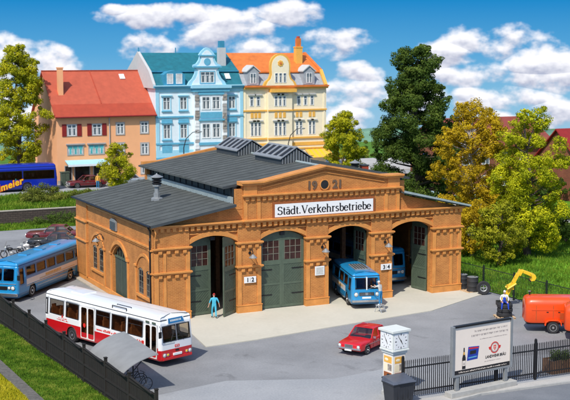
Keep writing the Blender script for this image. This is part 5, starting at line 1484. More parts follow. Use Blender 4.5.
# ---- fences
def picket_fence(name, label, x0, x1, y, posts, step=.118):
    t = thing(name, label, 'fence', (0, y, 0))
    pts = [p for p in posts if x0-.01 <= p <= x1+.01]
    for p in pts:
        f = MB(); f.box(p-.055, p+.055, -.055, .055, 0, 2.12, 'iron'); f.ell((p,0,2.15), (.07,.07,.06), 'iron', 8, 6); f.build('post', t)
    edges = sorted({x0, x1, *pts})
    for a, c in zip(edges[:-1], edges[1:]):
        f = MB(); n = max(1, round((c-a)/step))
        for k in range(1, n):
            x = a+(c-a)*k/n + rnd.uniform(-.004,.004); h = 1.92 + rnd.uniform(-.008,.008)
            f.box(x-.017, x+.017, -.017, .017, .12, h, 'iron'); f.add([(x-.017,-.017,h),(x+.017,-.017,h),(x+.017,.017,h),(x-.017,.017,h),(x,0,h+.07)], [(0,1,4),(1,2,4),(2,3,4),(3,0,4)], 'iron')
        for z in (.32, 1.55): f.box(a+.056, c-.056, -.028, .028, z, z+.06, 'iron')
        f.build('railing', t)
picket_fence('railing_fence', 'black iron railing fence with spiked bars along the front pavement', 5.2, 24.0, -21.2, [5.3, 8.42, 10.9, 13.4, 15.95, 18.5, 21.0, 23.6])
# brown board fence at the left
t = thing('board_fence', 'dark brown wooden board fence with square posts between lawn and bus yard', 'fence')
ys = [14.5, 11.0, 7.6, 4.2, .9, -2.3, -5.4, -8.5, -11.6, -14.7, -17.8, -21]
for i, y in enumerate(ys):
    f = MB(); x = fence_x(y); f.box(x-.07, x+.07, y-.07, y+.07, 0, 2.08, 'fence_brown'); f.box(x-.09, x+.09, y-.09, y+.09, 2.08, 2.12, 'fence_brown'); f.build('post', t)
for i in range(len(ys)-1):
    f = MB(); ya, yb = ys[i], ys[i+1]; n = 22
    for k in range(n):
        y0 = ya+(yb-ya)*k/n; y1 = ya+(yb-ya)*(k+1)/n; x = fence_x((y0+y1)/2); j = rnd.uniform(-.006,.006)
        f.box(x-.016+j, x+.016+j, y1+.008, y0-.008, .05, 1.86+rnd.uniform(-.01,.01), 'fence_brown')
    for z in (.3, 1.0, 1.7):
        f.hexa([(fence_x(ya)-.06,ya-.07,z),(fence_x(yb)-.06,yb+.07,z),(fence_x(yb)-.022,yb+.07,z),(fence_x(ya)-.022,ya-.07,z),(fence_x(ya)-.06,ya-.07,z+.1),(fence_x(yb)-.06,yb+.07,z+.1),(fence_x(yb)-.022,yb+.07,z+.1),(fence_x(ya)-.022,ya-.07,z+.1)], 'fence_brown')
    f.box(*sorted((fence_x(ya)-.05, fence_x(ya)+.05)), yb+.07, ya-.07, 1.88, 1.92, 'fence_brown')
    f.build('panel', t)
# wire mesh fence on the right
t = thing('mesh_fence', 'thin black wire mesh fence between the yard and the green meadow', 'fence')
wx = lambda y: 24.32 + (1.0-y)*.058
ys = [2.2, -1.1, -4.4, -7.7, -11.0, -14.3, -17.6]
mat('mesh_green', (.012,.02,.014), .5)
for y in ys:
    f = MB(); f.box(wx(y)-.05, wx(y)+.05, y-.05, y+.05, 0, 1.95, 'mesh_green'); f.build('post', t)
for i in range(len(ys)-1):
    ya, yb = ys[i], ys[i+1]; f = MB(); n = 20
    for k in range(1, n):
        y = ya+(yb-ya)*k/n; f.box(wx(y)-.007, wx(y)+.007, y-.007, y+.007, .12, 1.8, 'mesh_green')
    for z, r_ in ((.14,.025),(.55,.008),(.95,.008),(1.35,.008),(1.76,.025)): f.cyl((wx(ya),ya,z),(wx(yb),yb,z), r_, 'mesh_green', n=5)
    f.build('mesh_panel', t)

# ---- billboard
A, B_ = Vector((7.73, -21.9)), Vector((11.62, -21.42)); d = (B_-A).normalized()
t = thing('billboard', 'cream brewery billboard in a grey frame standing before the railing', 'billboard', (A.x, A.y, 0), math.atan2(d.y, d.x))
L = (B_-A).length; Z0, Z1 = 1.06, 3.5
f = MB()
for x in (.22, L-.42): f = MB(); f.box(x, x+.2, -.06, .10, .28, Z0, 'grey_metal'); f.build('leg', t, bevel=.01)
f = MB(); f.box(-.25, L+.25, -.28, .26, 0, .27, 'kerb'); f.build('base', t, bevel=.02)
f = MB(); f.box(-.06, .09, -.09, .12, Z0-.08, Z1+.06, 'grey_metal'); f.box(L-.09, L+.06, -.09, .12, Z0-.08, Z1+.06, 'grey_metal'); f.box(.09, L-.09, -.09, .12, Z0-.08, Z0+.02, 'grey_metal'); f.box(.09, L-.09, -.11, .12, Z1-.02, Z1+.07, 'iron')
f.box(.09, L-.09, .03, .1, Z0+.02, Z1-.02, 'grey_metal'); f.build('frame', t, bevel=.008)
f = MB(); f.box(.09, L-.09, -.04, .02, Z0+.24, Z1-.02, 'cream_board'); f.box(.09, L-.09, -.04, .02, Z0+.02, Z0+.2395, 'black_print'); f.build('poster', t)
def bt(s, size, x, z, m='black_print', **k):
    text_mesh(s, size, m, 'lettering', t, Matrix.Translation((x, -.046, z)) @ UPR, extrude=.002, **k)
bt('LANDWEHR BRÄU', .205, L-.36, 1.66, align='RIGHT', spacing=.9, bold=.004, sx=.88)
f = MB(); q = random.Random(11)
def fake(x0, x1, z, h, m, cap=True):
    x = x0
    while x < x1:
        w = q.uniform(.035, .075)*h/.1; hh = h*(1 if cap else q.choice((.65,.65,1)))
        f.box(x, min(x+w*.3, x1), -.046, -.041, z, z+hh, m); f.box(min(x+w*.3, x1), min(x+w, x1), -.046, -.041, z+hh*q.choice((0,.4,.8)), z+hh*q.choice((.9,1))*.99+.001, m)
        x += w+h*(.22 if q.random() < .8 else .7)
fake(1.38, L-.28, 3.12, .085, 'grey_print'); fake(1.2, L-.26, 2.9, .095, 'grey_print'); fake(1.75, L-.3, 2.7, .045, 'grey_print', False)
fake(2.1, L-.7, 1.5, .035, 'grey_print', False); fake(.4, L-.3, Z0+.09, .07, 'cream_board', False)
f.build('small_print', t)
# round emblem: dark ring, red ring, a shield between wings
cx, cz = 2.78, 2.16
f = MB()
f.lathe([(.30,-.043),(.30,-.046),(.25,-.046),(.25,-.043)], 'red_print', 28, (cx,0,cz), 'y'); f.lathe([(.2,-.0465),(.2,-.049)], 'cream_board', 24, (cx,0,cz), 'y'); f.lathe([(.25,-.0445),(.25,-.046)], 'grey_print', 24, (cx,0,cz), 'y')
f.prism([(cx-.09,cz+.13),(cx+.09,cz+.13),(cx+.08,cz-.05),(cx,cz-.16),(cx-.08,cz-.05)], 'y', -.053, -.05, 'red_print')
f.box(cx-.015, cx+.015, -.056, -.0531, cz-.1, cz+.1, 'cream_board'); f.box(cx-.05, cx+.05, -.056, -.0535, cz+.02, cz+.05, 'cream_board')
f.prism([(cx-.42,cz+.06),(cx-.30,cz+.08),(cx-.30,cz-.1),(cx-.38,cz-.06)], 'y', -.046, -.041, 'red_print'); f.prism([(cx+.30,cz+.08),(cx+.42,cz+.06),(cx+.38,cz-.06),(cx+.30,cz-.1)], 'y', -.046, -.041, 'red_print')
f.build('emblem', t)
f = MB()   # bottle and crate printed on the poster
bx, bz = .72, 1.33
f.prism([(bx-.11,bz),(bx+.11,bz),(bx+.115,bz+.55),(bx+.04,bz+.82),(bx+.035,bz+1.08),(bx-.035,bz+1.08),(bx-.04,bz+.82),(bx-.115,bz+.55)], 'y', -.049, -.041, 'black_print')
f.prism([(bx-.1,bz+.16),(bx+.1,bz+.16),(bx+.1,bz+.42),(bx-.1,bz+.42)], 'y', -.053, -.0491, 'cream_board'); f.prism([(bx-.06,bz+.22),(bx+.06,bz+.22),(bx,bz+.36)], 'y', -.055, -.0531, 'grey_print')
f.prism([(bx-.045,bz+.72),(bx+.045,bz+.72),(bx+.036,bz+.86),(bx-.036,bz+.86)], 'y', -.053, -.0491, 'ochre')
f.prism([(.92,1.72),(1.62,1.74),(1.72,2.38),(1.0,2.42)], 'y', -.048, -.041, 'blue_print')
f.prism([(1.04,2.30),(1.66,2.27),(1.67,2.34),(1.05,2.37)], 'y', -.051, -.0481, 'red_print'); f.prism([(1.1,2.02),(1.5,2.02),(1.52,2.2),(1.12,2.2)], 'y', -.051, -.0481, 'black_print'); f.prism([(1.0,1.82),(1.56,1.84),(1.57,1.9),(1.01,1.88)], 'y', -.051, -.0481, 'sky_trim')
f.build('printed_bottle', t)

# ---- cube clock on an advertising pillar
t = thing('cube_clock', 'pale cube clock with two visible white dials on a poster covered pillar', 'clock', (5.33, -20.33, 0), R(8))
f = MB(); f.box(-.40, .40, -.40, .40, 0, 2.2, 'stone_white'); f.box(-.45, .45, -.45, .45, 0, .2, 'kerb'); f.box(-.46, .46, -.46, .46, 2.2, 2.34, 'stone_white'); f.build('pillar', t, bevel=.012)
f = MB(); h = .5
f.box(-h, h, -h, h, 2.34, 3.3, 'stone_white'); f.box(-h-.08, h+.08, -h-.08, h+.08, 3.3, 3.42, 'stone_white'); f.box(-h-.03, h+.03, -h-.03, h+.03, 2.34, 2.42, 'stone_white'); f.build('housing', t, bevel=.012)
for k in range(4):
    a = k*PI/2; g = MB(); g.box(-.41, .41, -.515, -.501, 2.47, 3.25, 'white_paint')
    for j in range(12):
        b_ = j*PI/6; ln = .075 if j % 3 else .1; w = .014 if j % 3 else .022
        c0 = Vector((math.sin(b_)*.33, math.cos(b_)*.33)); dr = Vector((math.sin(b_), math.cos(b_))); pr_ = Vector((dr.y, -dr.x))
        q_ = [c0-dr*ln/2-pr_*w, c0+dr*ln/2-pr_*w, c0+dr*ln/2+pr_*w, c0-dr*ln/2+pr_*w]
        g.add([(p.x, -.519, 2.86+p.y) for p in q_], [(0,1,2,3)], 'black_print')
    o = g.build('dial', t, rz=a)
    g = MB()
    for (ang, ln, w) in ((R(-35), .31, .022), (R(150), .2, .028)):
        dr = Vector((math.sin(ang), math.cos(ang))); pr_ = Vector((dr.y, -dr.x))
        q_ = [-dr*.06-pr_*w, dr*ln-pr_*w*.5, dr*ln+pr_*w*.5, -dr*.06+pr_*w]
        g.add([(p.x, -.524, 2.86+p.y) for p in q_], [(0,1,2,3)], 'black_print')
    g.lathe([(.03,-.519),(.03,-.53)], 'black_print', 10, (0,0,2.86), 'y')
    g.build('hands', o)
for k, a in enumerate((0, -PI/2, PI/2, PI)):
    g = MB(); q = random.Random(k+4)
    g.box(-.34, .34, -.412, -.401, .35, 2.12, 'cream_board')
    for (x0,x1,z0,z1,m) in ((-.3,.3,1.72,2.05,'ochre'),(-.3,-.02,1.3,1.66,'cream'),(.0,.3,1.34,1.66,'rubble'),(-.3,.3,.86,1.24,'brick_dark'),(-.3,.3,.40,.84,'yellow_print')):
        g.box(x0, x1, -.416, -.4125, z0, z1, m)
    g.ell((-.1,-.416,1.88), (.14,.008,.07), 'cream'); g.ell((.08,-.416,1.08), (.16,.008,.1), 'black_print'); g.ell((.05,-.416,.6), (.16,.008,.09), 'brick_dark')
    g.build('poster', t, rz=a)

# ---- bin
t = thing('waste_bin', 'dark grey wheeled waste bin with a sloping lid in front of the cube clock', 'bin', (4.74, -21.75, 0), R(4))
f = MB(); f.hexa([(-.56,-.38,.1),(.56,-.38,.1),(.56,.38,.1),(-.56,.38,.1),(-.66,-.48,1.14),(.66,-.48,1.14),(.66,.48,1.14),(-.66,.48,1.14)], 'bin_grey')
f.box(-.69, .69, -.51, .51, 1.08, 1.15, 'bin_grey')
for x in (-.3, 0, .3): f.box(x-.03, x+.03, -.47, -.42, .3, 1.0, 'bin_grey')
f.build('body', t, bevel=.03)
f = MB(); f.hexa([(-.70,-.54,1.152),(.70,-.54,1.152),(.70,.50,1.152),(-.70,.50,1.152),(-.60,-.40,1.26),(.60,-.40,1.26),(.64,.44,1.4),(-.64,.44,1.4)], 'bin_lid'); f.box(-.4,.4,-.58,-.5,1.16,1.2,'bin_lid'); f.cyl((-.66,.5,1.3),(.66,.5,1.3),.05,'bin_grey'); f.build('lid', t, bevel=.025)
for x in (-.45, .45): f = MB(); f.cyl((x-.05,.35,.1),(x+.05,.35,.1),.1,'rubber'); f.build('wheel', t)

# ---- curved sheet shelter beside the brown fence
t = thing('curved_shelter', 'grey curved sheet metal shelter between the brown fence and the city bus', 'shelter', (0, 0, 0))
f = MB(); N = 14; Y0, Y1 = -15.1, -9.7
def sec(u):      # u 0 low edge (fence) .. 1 high edge
    a_ = u*R(78); x = -7.3 + 2.1*(1-math.cos(a_))/(1-math.cos(R(78)))*.55 + 2.1*u*.45; z = 1.0 + 1.07*math.sin(a_)/math.sin(R(78)); return x, z
for i in range(N):
    (xa, za), (xb, zb) = sec(i/N), sec((i+1)/N)
    f.hexa([(xa,Y0,za-.035),(xb,Y0,zb-.035),(xb,Y1,zb-.035),(xa,Y1,za-.035),(xa,Y0,za),(xb,Y0,zb),(xb,Y1,zb),(xa,Y1,za)], 'sheet')
f.build('canopy', t, smooth=True)
for y in (Y0+.25, (Y0+Y1)/2, Y1-.25):
    f = MB()
    f.tube([(*[sec(k/8)[0]][:1], y, sec(k/8)[1]-.07) for k in range(9)], .035, 'iron')
    f.tube([(-7.0,y,0),(-7.0,y,sec(.1)[1]-.06)], .04, 'iron'); f.tube([(-7.0,y,.7),(-6.0,y,1.75)], .03, 'iron'); f.tube([(-6.45,y,0),(-6.45,y,1.55)], .035, 'iron')
    f.build('support', t)
f = MB()
for y in (Y0+.1, Y1-.1): f.box(-7.25, -7.15, y-.05, y+.05, 1.0, 1.14, 'iron')
f.build('edge_clamp', t)
def bicycle(label, loc, rz):
    t = thing('bicycle', label, 'bicycle', loc, rz)
    for x in (-.5, .5):
        f = MB(); n = 20; pts = [(.32*math.cos(2*PI*i/n), 0, .32*math.sin(2*PI*i/n)) for i in range(n+1)]; f.tube(pts, .022, 'rubber', 5)
        for k in range(8): f.cyl((0,0,0), (.3*math.cos(k*PI/4),0,.3*math.sin(k*PI/4)), .004, 'silver', n=4)
        f.build('wheel', t, loc=(x, 0, .34))
    f = MB(); f.tube([(-.5,0,.34),(-.12,0,.3),(.36,0,.78),(-.2,0,.74),(-.12,0,.3)], .02, 'iron'); f.tube([(-.5,0,.34),(-.2,0,.74),(-.22,0,.86)], .016, 'iron'); f.tube([(.5,0,.34),(.36,0,.78),(.33,0,.96)], .018, 'iron'); f.build('frame', t)
    f = MB(); f.tube([(.28,-.26,1.0),(.36,0,.98),(.28,.26,1.0)], .015, 'iron'); f.build('handlebar', t)
    f = MB(); f.ell((-.24,0,.88), (.13,.07,.035), 'black', 10, 6); f.build('saddle', t)
bicycle('bicycle parked at the open end under the curved shelter', (-6.0, -14.2, 0), R(8))
bicycle('bicycle parked deeper under the curved shelter', (-6.0, -13.2, 0), R(-4))

# ---- planter behind the railing
t = thing('wooden_planter', 'brown wooden planter box behind the railing at the picture edge', 'planter', (15.75, -20.4, 0))
f = MB()
for k in range(12): f.box(-.9+k*.15, -.77+k*.15, -.42, -.38, .0, .72+rnd.uniform(-.02,.02), 'wood'); f.box(-.9+k*.15, -.77+k*.15, .38, .42, .0, .72, 'wood')
for s in (-.94, .9): f.box(s, s+.04, -.38, .38, 0, .72, 'wood')
f.box(-.9, .9, -.38, .38, .5, .62, 'grey_soil'); f.build('box', t)

# ------------------------------------------------------------------ leaves and trees
def leafball(b, c, r, n, size, m, squash=.8):
    v = []; f = []
    for _ in range(n):
        d = Vector((rnd.gauss(0,1), rnd.gauss(0,1), rnd.gauss(0,1))).normalized()
        q = rnd.uniform(.55, 1.08)*r; p = Vector((c[0]+d.x*q, c[1]+d.y*q, c[2]+d.z*q*squash))
        nn = (d + Vector((rnd.uniform(-.7,.7), rnd.uniform(-.7,.7), rnd.uniform(-.5,.8)))).normalized()
        u = nn.orthogonal().normalized(); a = rnd.uniform(0, 2*PI); w = nn.cross(u); uu = u*math.cos(a)+w*math.sin(a); ww = nn.cross(uu)
        s = size*.74*rnd.uniform(.5, 1.3); o = len(v)
        v += [p-uu*s*.5, p+ww*s*.32-uu*.05*s, p+uu*s*.6, p-ww*s*.32]
        f.append((o, o+1, o+2, o+3))
    b.add([tuple(x) for x in v], f, m)
def tree(name, label, loc, prof, trunk_r, lm, bm, nclump, per, size, crs=(.5,.9), group=None, squash=.8, seedv=1, trunk_top=.75, open_=.0, cat='tree'):
    """prof: [(z, radius)] crown envelope"""
    global rnd
    old = rnd; rnd = random.Random(seedv)
    t = thing(name, label, cat, loc, 0, group)
    zs = [p[0] for p in prof]; z0, z1 = zs[0], zs[-1]
    def rad(z):
        for (a, ra), (c, rc_) in zip(prof[:-1], prof[1:]):
            if a <= z <= c: return ra+(rc_-ra)*(z-a)/(c-a)
        return 0
    f = MB(); H = z0+(z1-z0)*trunk_top; n = 7
    tp = [(math.sin(k*1.3+seedv)*.12*k/n*2, math.cos(k*1.7+seedv)*.12*k/n*2, H*k/n) for k in range(n+1)]
    f.tube(tp, [trunk_r*(1.15-.95*k/n) for k in range(n+1)], bm, 8)
    cl = []
    tries = 0
    while len(cl) < nclump and tries < nclump*30:
        tries += 1
        z = rnd.uniform(z0, z1); R_ = rad(z); a = rnd.uniform(0, 2*PI); q = math.sqrt(rnd.uniform(.12, 1))*R_
        lob = 1 + .16*math.sin(3*a+z*.9+seedv) + .12*math.sin(5*a-z*1.7)
        p = (q*lob*math.cos(a), q*lob*math.sin(a), z); cr = rnd.uniform(*crs)*(.75+.25*min(1, R_/2))
        if all((p[0]-o[0])**2+(p[1]-o[1])**2+(p[2]-o[2])**2 > (cr*.55+o[3]*.45)**2*(1+open_) for o in cl): cl.append((*p, cr))
    for i, c in enumerate(cl):
        if i % 2 == 0:
            zz = max(.6, min(H*.97, c[2]-rnd.uniform(.5, 1.6))); k = min(n-1, int(zz/H*n)); u = zz/H*n-k
            s = Vector(tp[k]).lerp(Vector(tp[k+1]), u); e = Vector(c[:3]); m_ = s.lerp(e, .55)+Vector((0,0,-.12))
            f.tube([s, m_, e], [trunk_r*.28, trunk_r*.16, trunk_r*.05], bm, 5)
    f.build('trunk', t, smooth=True)
    f = MB()
    for c in cl:
        leafball(f, c, c[3], int(1.7*per*(c[3]/.7)**2), size, lm, squash)
        for _ in range(3):
            d = Vector((rnd.gauss(0,1), rnd.gauss(0,1), rnd.gauss(0,.8))).normalized()*c[3]*1.0
            leafball(f, (c[0]+d.x, c[1]+d.y, c[2]+d.z), c[3]*.42, int(per*.36), size*.9, lm, squash)
    f.build('crown', t)
    rnd = old
    return t
tree('broadleaf_tree', 'tall lime and yellow tree behind the deep blue coach', (6.5, 62.5, 2.3), [(2.2,1.6),(4,2.6),(6,2.9),(8.5,2.8),(11,2.5),(13,1.9),(14.6,1.4),(15.6,.6)], .28, 'leaf_yellow', 'bark', 95, 210, .26, (.55,.9), seedv=3)
tree('street_tree', 'small lime tree in front of the peach house above the depot roof', (14.75, 52.6, 2.15), [(.9,1.3),(2,1.9),(3.2,1.7),(4.2,1.1),(5.0,.4)], .16, 'leaf_yellow', 'bark', 42, 210, .2, (.45,.7), seedv=5)
tree('street_tree', 'small round lime tree to the right of the yellow house', (41.15, 50, 2.2), [(1.2,1.6),(3,2.2),(5,2.0),(6.6,1.5),(8.0,.6)], .2, 'leaf_yellow', 'bark', 60, 210, .25, (.5,.8), seedv=8)
tree('conifer_tree', 'very tall dark green tree behind the right wing of the depot', (37.0, 28, .6), [(1.2,3.1),(3,3.9),(5,4.1),(6.8,3.4),(8.2,3.9),(9.8,3.2),(11.2,3.2),(12.4,2.1),(13.2,2.5),(14.3,1.6),(15.4,2.1),(16.2,1.8),(16.9,.7)], .42, 'leaf_dark', 'bark', 185, 230, .26, (.45,1.05), seedv=12, trunk_top=.9, open_=.12)
tree('autumn_tree', 'mustard yellow tree with a pale branching trunk beside the depot corner', (34.55, 15.1, .3), [(2.2,1.4),(3.8,3.0),(5.6,3.1),(7.4,2.7),(8.8,3.0),(10.4,2.5),(11.6,1.7),(12.4,.6)], .24, 'leaf_mustard', 'birch', 135, 230, .21, (.4,.75), seedv=21, open_=.15)
tree('broadleaf_tree', 'broad lime green tree in the meadow behind the orange trailers', (34.95, 7.6, .3), [(.6,1.4),(2.2,2.3),(4.2,2.8),(6.5,2.5),(8.5,2.6),(10.4,1.9),(12.2,.6)], .3, 'leaf_lime', 'bark', 105, 250, .21, (.4,.85), seedv=33, open_=.12)
tree('broadleaf_tree', 'low spreading lime green tree at the foot of the broad lime tree', (31.2, 6.2, .2), [(.5,1.2),(1.6,2.0),(3.0,1.9),(4.3,1.2),(5.0,.5)], .16, 'leaf_limeolive', 'bark', 46, 230, .19, (.4,.7), seedv=35)
tree('autumn_tree', 'low mustard bushy tree under the pale branching tree', (31.6, 10.6, .2), [(.6,1.0),(2,1.8),(3.4,1.5),(4.6,.8)], .14, 'leaf_mustard', 'birch', 34, 220, .19, (.4,.65), seedv=37)
def bush(name, label, loc, rx, ry, h, lm, n, per, size, seedv, group=None, cat='bush'):
    global rnd
    old = rnd; rnd = random.Random(seedv)
    t = thing(name, label, cat, loc, 0, group); f = MB()
    for _ in range(n):
        a = rnd.uniform(0, 2*PI); q = math.sqrt(rnd.random()); z = rnd.uniform(.1, 1)*h*(1-.6*q*q)
        leafball(f, (q*rx*math.cos(a), q*ry*math.sin(a), z), rnd.uniform(.25,.5)*min(1, h), per, size, lm)
    f.build('foliage', t)
    f = MB()
    for k in range(6): a = k*1.05; f.tube([(0,0,0),(rx*.4*math.cos(a),ry*.4*math.sin(a),h*.4),(rx*.65*math.cos(a),ry*.65*math.sin(a),h*.6)], [.05,.03,.015], 'bark', 5)
    f.build('stem', t); rnd = old
    return t
bush('bank_bush', 'wide olive green bush on the grass bank before the deep blue coach', (6.0, 50.6, 1.75), 2.4, 1.2, 1.7, 'leaf_olive', 95, 110, .16, 41)
bush('bank_bush', 'low olive bush on the bank close to the depot roof corner', (10.2, 51.0, 1.8), 1.9, 1.0, .9, 'leaf_olive', 45, 90, .16, 42)
bush('clipped_hedge', 'dark clipped hedge along the foot of the retaining wall', (6.6, 45.4, 0), 3.6, .7, 1.15, 'leaf_hedge', 110, 90, .14, 43)
bush('meadow_bush', 'large dark green bush in the meadow at the picture edge', (43, 12.5, .4), 3.6, 2.6, 3.8, 'leaf_hedge', 150, 120, .24, 44)
bush('meadow_bush', 'dark green bush between the dark tall tree and the mustard tree', (37.5, 19.5, .4), 2.6, 2.0, 2.6, 'leaf_dark', 90, 110, .22, 45)
bush('meadow_bush', 'low pale bush under the tall dark tree behind the depot roof', (38.0, 33.5, .4), 3.4, 1.6, 2.0, 'leaf_olive', 70, 110, .22, 46)
bush('planter_shrub', 'dark green shrub growing in the brown wooden planter', (15.75, -20.4, .6), .8, .3, .6, 'leaf_hedge', 34, 60, .1, 47)
# distant wooded strip right of the houses
bush('distant_bush', 'pale green far bush seen between the small lime tree and the tall dark tree', (60, 84, 1.2), 4.5, 3, 4.2, 'leaf_olive', 60, 90, .35, 48)
bush('distant_bush', 'dark far bush behind the pale tree trunk of the mustard tree', (62, 38, .5), 5, 3, 3.6, 'leaf_dark', 80, 90, .32, 49)

# ------------------------------------------------------------------ the houses of the back street (front walls at y = 60)
YF = 60.0
K_ = 1.0184
HX = lambda x: -24.76+(x+24.76)*K_
HZ = lambda z: 16.99+(z-16.99)*K_
def wbox(f, x0, x1, z0, z1, d0, d1, m): f.box(HX(x0), HX(x1), YF-d1, YF-d0, HZ(z0), HZ(z1), m)
def house_window(par, x, z, w, h, frame='win_white', trim=None, tw=.12, pane='pane', lights=2, hood=None, sill=None, transom=True):
    f = MB(); a, c, z0, z1 = x-w/2, x+w/2, z-h/2, z+h/2
    if trim:
        wbox(f, a-tw, a, z0-tw, z1+tw, 0, .06, trim); wbox(f, c, c+tw, z0-tw, z1+tw, 0, .06, trim); wbox(f, a, c, z1, z1+tw, 0, .06, trim); wbox(f, a, c, z0-tw, z0, 0, .06, trim)
    if hood: wbox(f, a-tw-.12, c+tw+.12, z1+tw+.001, z1+tw+.14, 0, .2, hood)
    if sill: wbox(f, a-tw-.06, c+tw+.06, z0-tw-.1, z0-tw-.001, 0, .16, sill)
    e = .055
    wbox(f, a, a+e, z0, z1, .0, .045, frame); wbox(f, c-e, c, z0, z1, 0, .045, frame); wbox(f, a+e, c-e, z0, z0+e, 0, .045, frame); wbox(f, a+e, c-e, z1-e, z1, 0, .045, frame)
    for k in range(1, lights):
        q = a+(c-a)*k/lights; wbox(f, q-.035, q+.035, z0+e, z1-e, 0, .04, frame)
    if transom: wbox(f, a+e, c-e, z0+(z1-z0)*.66, z0+(z1-z0)*.66+.06, 0, .0405, frame)
    o = f.build('window', par)
    g = MB(); wbox(g, a+.02, c-.02, z0+.02, z1-.02, .0, .016, pane)
    for k in range(lights):      # net curtains hung to each side of every light
        q0 = a+(c-a)*k/lights+.06; q1 = a+(c-a)*(k+1)/lights-.05; s = (q1-q0)*.3
        wbox(g, q0, q0+s, z0+.08, z0+(z1-z0)*.62, .017, .02, 'curtain'); wbox(g, q1-s*.7, q1, z0+.08, z0+(z1-z0)*.6, .017, .02, 'curtain')
    g.build('pane', o)
    return o
# --- peach house with the red roof
h1 = thing('town_house', 'peach plastered house with a plain red tiled roof and dark red shutters', 'house', (0,0,0))
f = MB(); a, c = HX(9.5), HX(20.95)
f.box(a, c, YF, YF+10, 2.2, HZ(10.1), 'peach'); f.prism([(YF,HZ(10.1)),(YF+10,HZ(10.1)),(YF+5.2,HZ(14.7))], 'x', a, c, 'peach')
f.box(a-.01, c, YF-.04, YF, 2.3, 2.75, 'grey_trim'); f.build('wall', h1)
f = MB(); a -= .25
rp = [(-.5, 10.02, 'tile_red'), (1.1, 11.33, 'tile_red_light'), (5.2, 14.95, 'tile_red_light')]
def roofseg(f, p, q, m, a, c, th=.14):
    f.hexa([(a,YF+p[0],HZ(p[1])-th),(c,YF+p[0],HZ(p[1])-th),(c,YF+q[0],HZ(q[1])-th),(a,YF+q[0],HZ(q[1])-th),(a,YF+p[0],HZ(p[1])),(c,YF+p[0],HZ(p[1])),(c,YF+q[0],HZ(q[1])),(a,YF+q[0],HZ(q[1]))], m)
roofseg(f, rp[0], rp[1], 'tile_red', a, c); roofseg(f, (1.1,11.33), (5.2,14.95), 'tile_red_light', a, c)
roofseg(f, (10.5,10.02), (5.2,14.95), 'tile_red_light', a, c)
f.box(a, c, YF+5.1, YF+5.3, HZ(14.93), HZ(15.03), 'tile_red')
xs_ = HX(14.9); f.hexa([(xs_,YF+1.1,HZ(11.34)),(xs_+.12,YF+1.1,HZ(11.34)),(xs_-.0,YF+5.2,HZ(14.96)),(xs_-.12,YF+5.2,HZ(14.96)),(xs_,YF+1.1,HZ(11.4)),(xs_+.12,YF+1.1,HZ(11.4)),(xs_,YF+5.2,HZ(15.0)),(xs_-.12,YF+5.2,HZ(15.0))], 'tile_red')
f.box(a-.02, a+.06, YF-.3, YF-.1, HZ(10.0), HZ(10.25), 'shutter')
f.cyl((a, YF-.56, HZ(9.98)), (c, YF-.56, HZ(9.98)), .08, 'shutter')
rf = f.build('roof', h1)
f = MB(); f.box(HX(10.4), HX(10.95), YF+2.2, YF+2.8, 12, HZ(15.25), 'peach'); f.box(HX(10.35), HX(11.0), YF+2.15, YF+2.85, HZ(15.25), HZ(15.4), 'peach'); f.build('chimney', rf)
f = MB(); f.hexa([(HX(18.15),YF+4.05,HZ(13.98)),(HX(18.75),YF+4.05,HZ(13.98)),(HX(18.75),YF+4.65,HZ(14.5)),(HX(18.15),YF+4.65,HZ(14.5)),(HX(18.15),YF+4.0,HZ(14.05)),(HX(18.75),YF+4.0,HZ(14.05)),(HX(18.75),YF+4.6,HZ(14.57)),(HX(18.15),YF+4.6,HZ(14.57))], 'win_white'); f.build('roof_window', rf)
for x in (11.2, 14.05):
    house_window(h1, x, 8.52, 1.0, 1.2, trim='grey_trim', tw=.08)
    for s in (-1, 1):
        f = MB(); xc = x+s*.86; wbox(f, xc-.24, xc+.24, 7.85, 9.2, .0, .07, 'shutter')
        for k in range(8): wbox(f, xc-.19, xc+.19, 7.95+k*.15, 8.0+k*.15, .07, .085, 'shutter')
        f.build('shutter', h1)
for x, z in ((16.75, 8.55), (19.6, 8.6), (19.6, 6.2), (16.75, 6.3), (19.6, 4.0)): house_window(h1, x, z, .82, 1.2, trim='grey_trim', tw=.13)
for x in (11.55, 13.95): house_window(h1, x, 6.32, 1.75, 1.05, frame='grey_trim', pane='pane_teal', lights=3, hood='grey_trim', trim='grey_trim', tw=.06, transom=False)
f = MB()
for (x0, x1) in ((10.35, 11.05), (11.45, 13.1), (13.6, 14.5)):
    wbox(f, x0, x1, 2.95, 4.55, .0, .03, 'dark_glass'); wbox(f, x0-.09, x0, 2.85, 4.65, 0, .06, 'grey_trim'); wbox(f, x1, x1+.09, 2.85, 4.65, 0, .06, 'grey_trim'); wbox(f, x0, x1, 4.551, 4.65, 0, .06, 'grey_trim'); wbox(f, x0, x1, 2.85, 2.949, 0, .06, 'grey_trim')
f.build('shop_window', h1)
f = MB(); f.hexa([(HX(10.35),YF-1.3,HZ(4.78)),(HX(15.1),YF-1.3,HZ(4.78)),(HX(15.1),YF,HZ(5.15)),(HX(10.35),YF,HZ(5.15)),(HX(10.35),YF-1.3,HZ(4.84)),(HX(15.1),YF-1.3,HZ(4.84)),(HX(15.1),YF,HZ(5.21)),(HX(10.35),YF,HZ(5.21))], 'pale_trim')
f.box(HX(10.35), HX(15.1), YF-1.33, YF-1.3, HZ(4.6), HZ(4.83), 'house_white_blue'); f.build('awning', h1)
f = MB(); f.cyl((HX(15.48),YF-.1,2.3),(HX(15.48),YF-.1,HZ(9.8)), .06, 'grey_trim'); f.build('downpipe', h1)
t = thing('utility_cabinet', 'dark green cabinet standing at the corner of the peach house', 'cabinet', (HX(10.0), 58.9, 2.3))
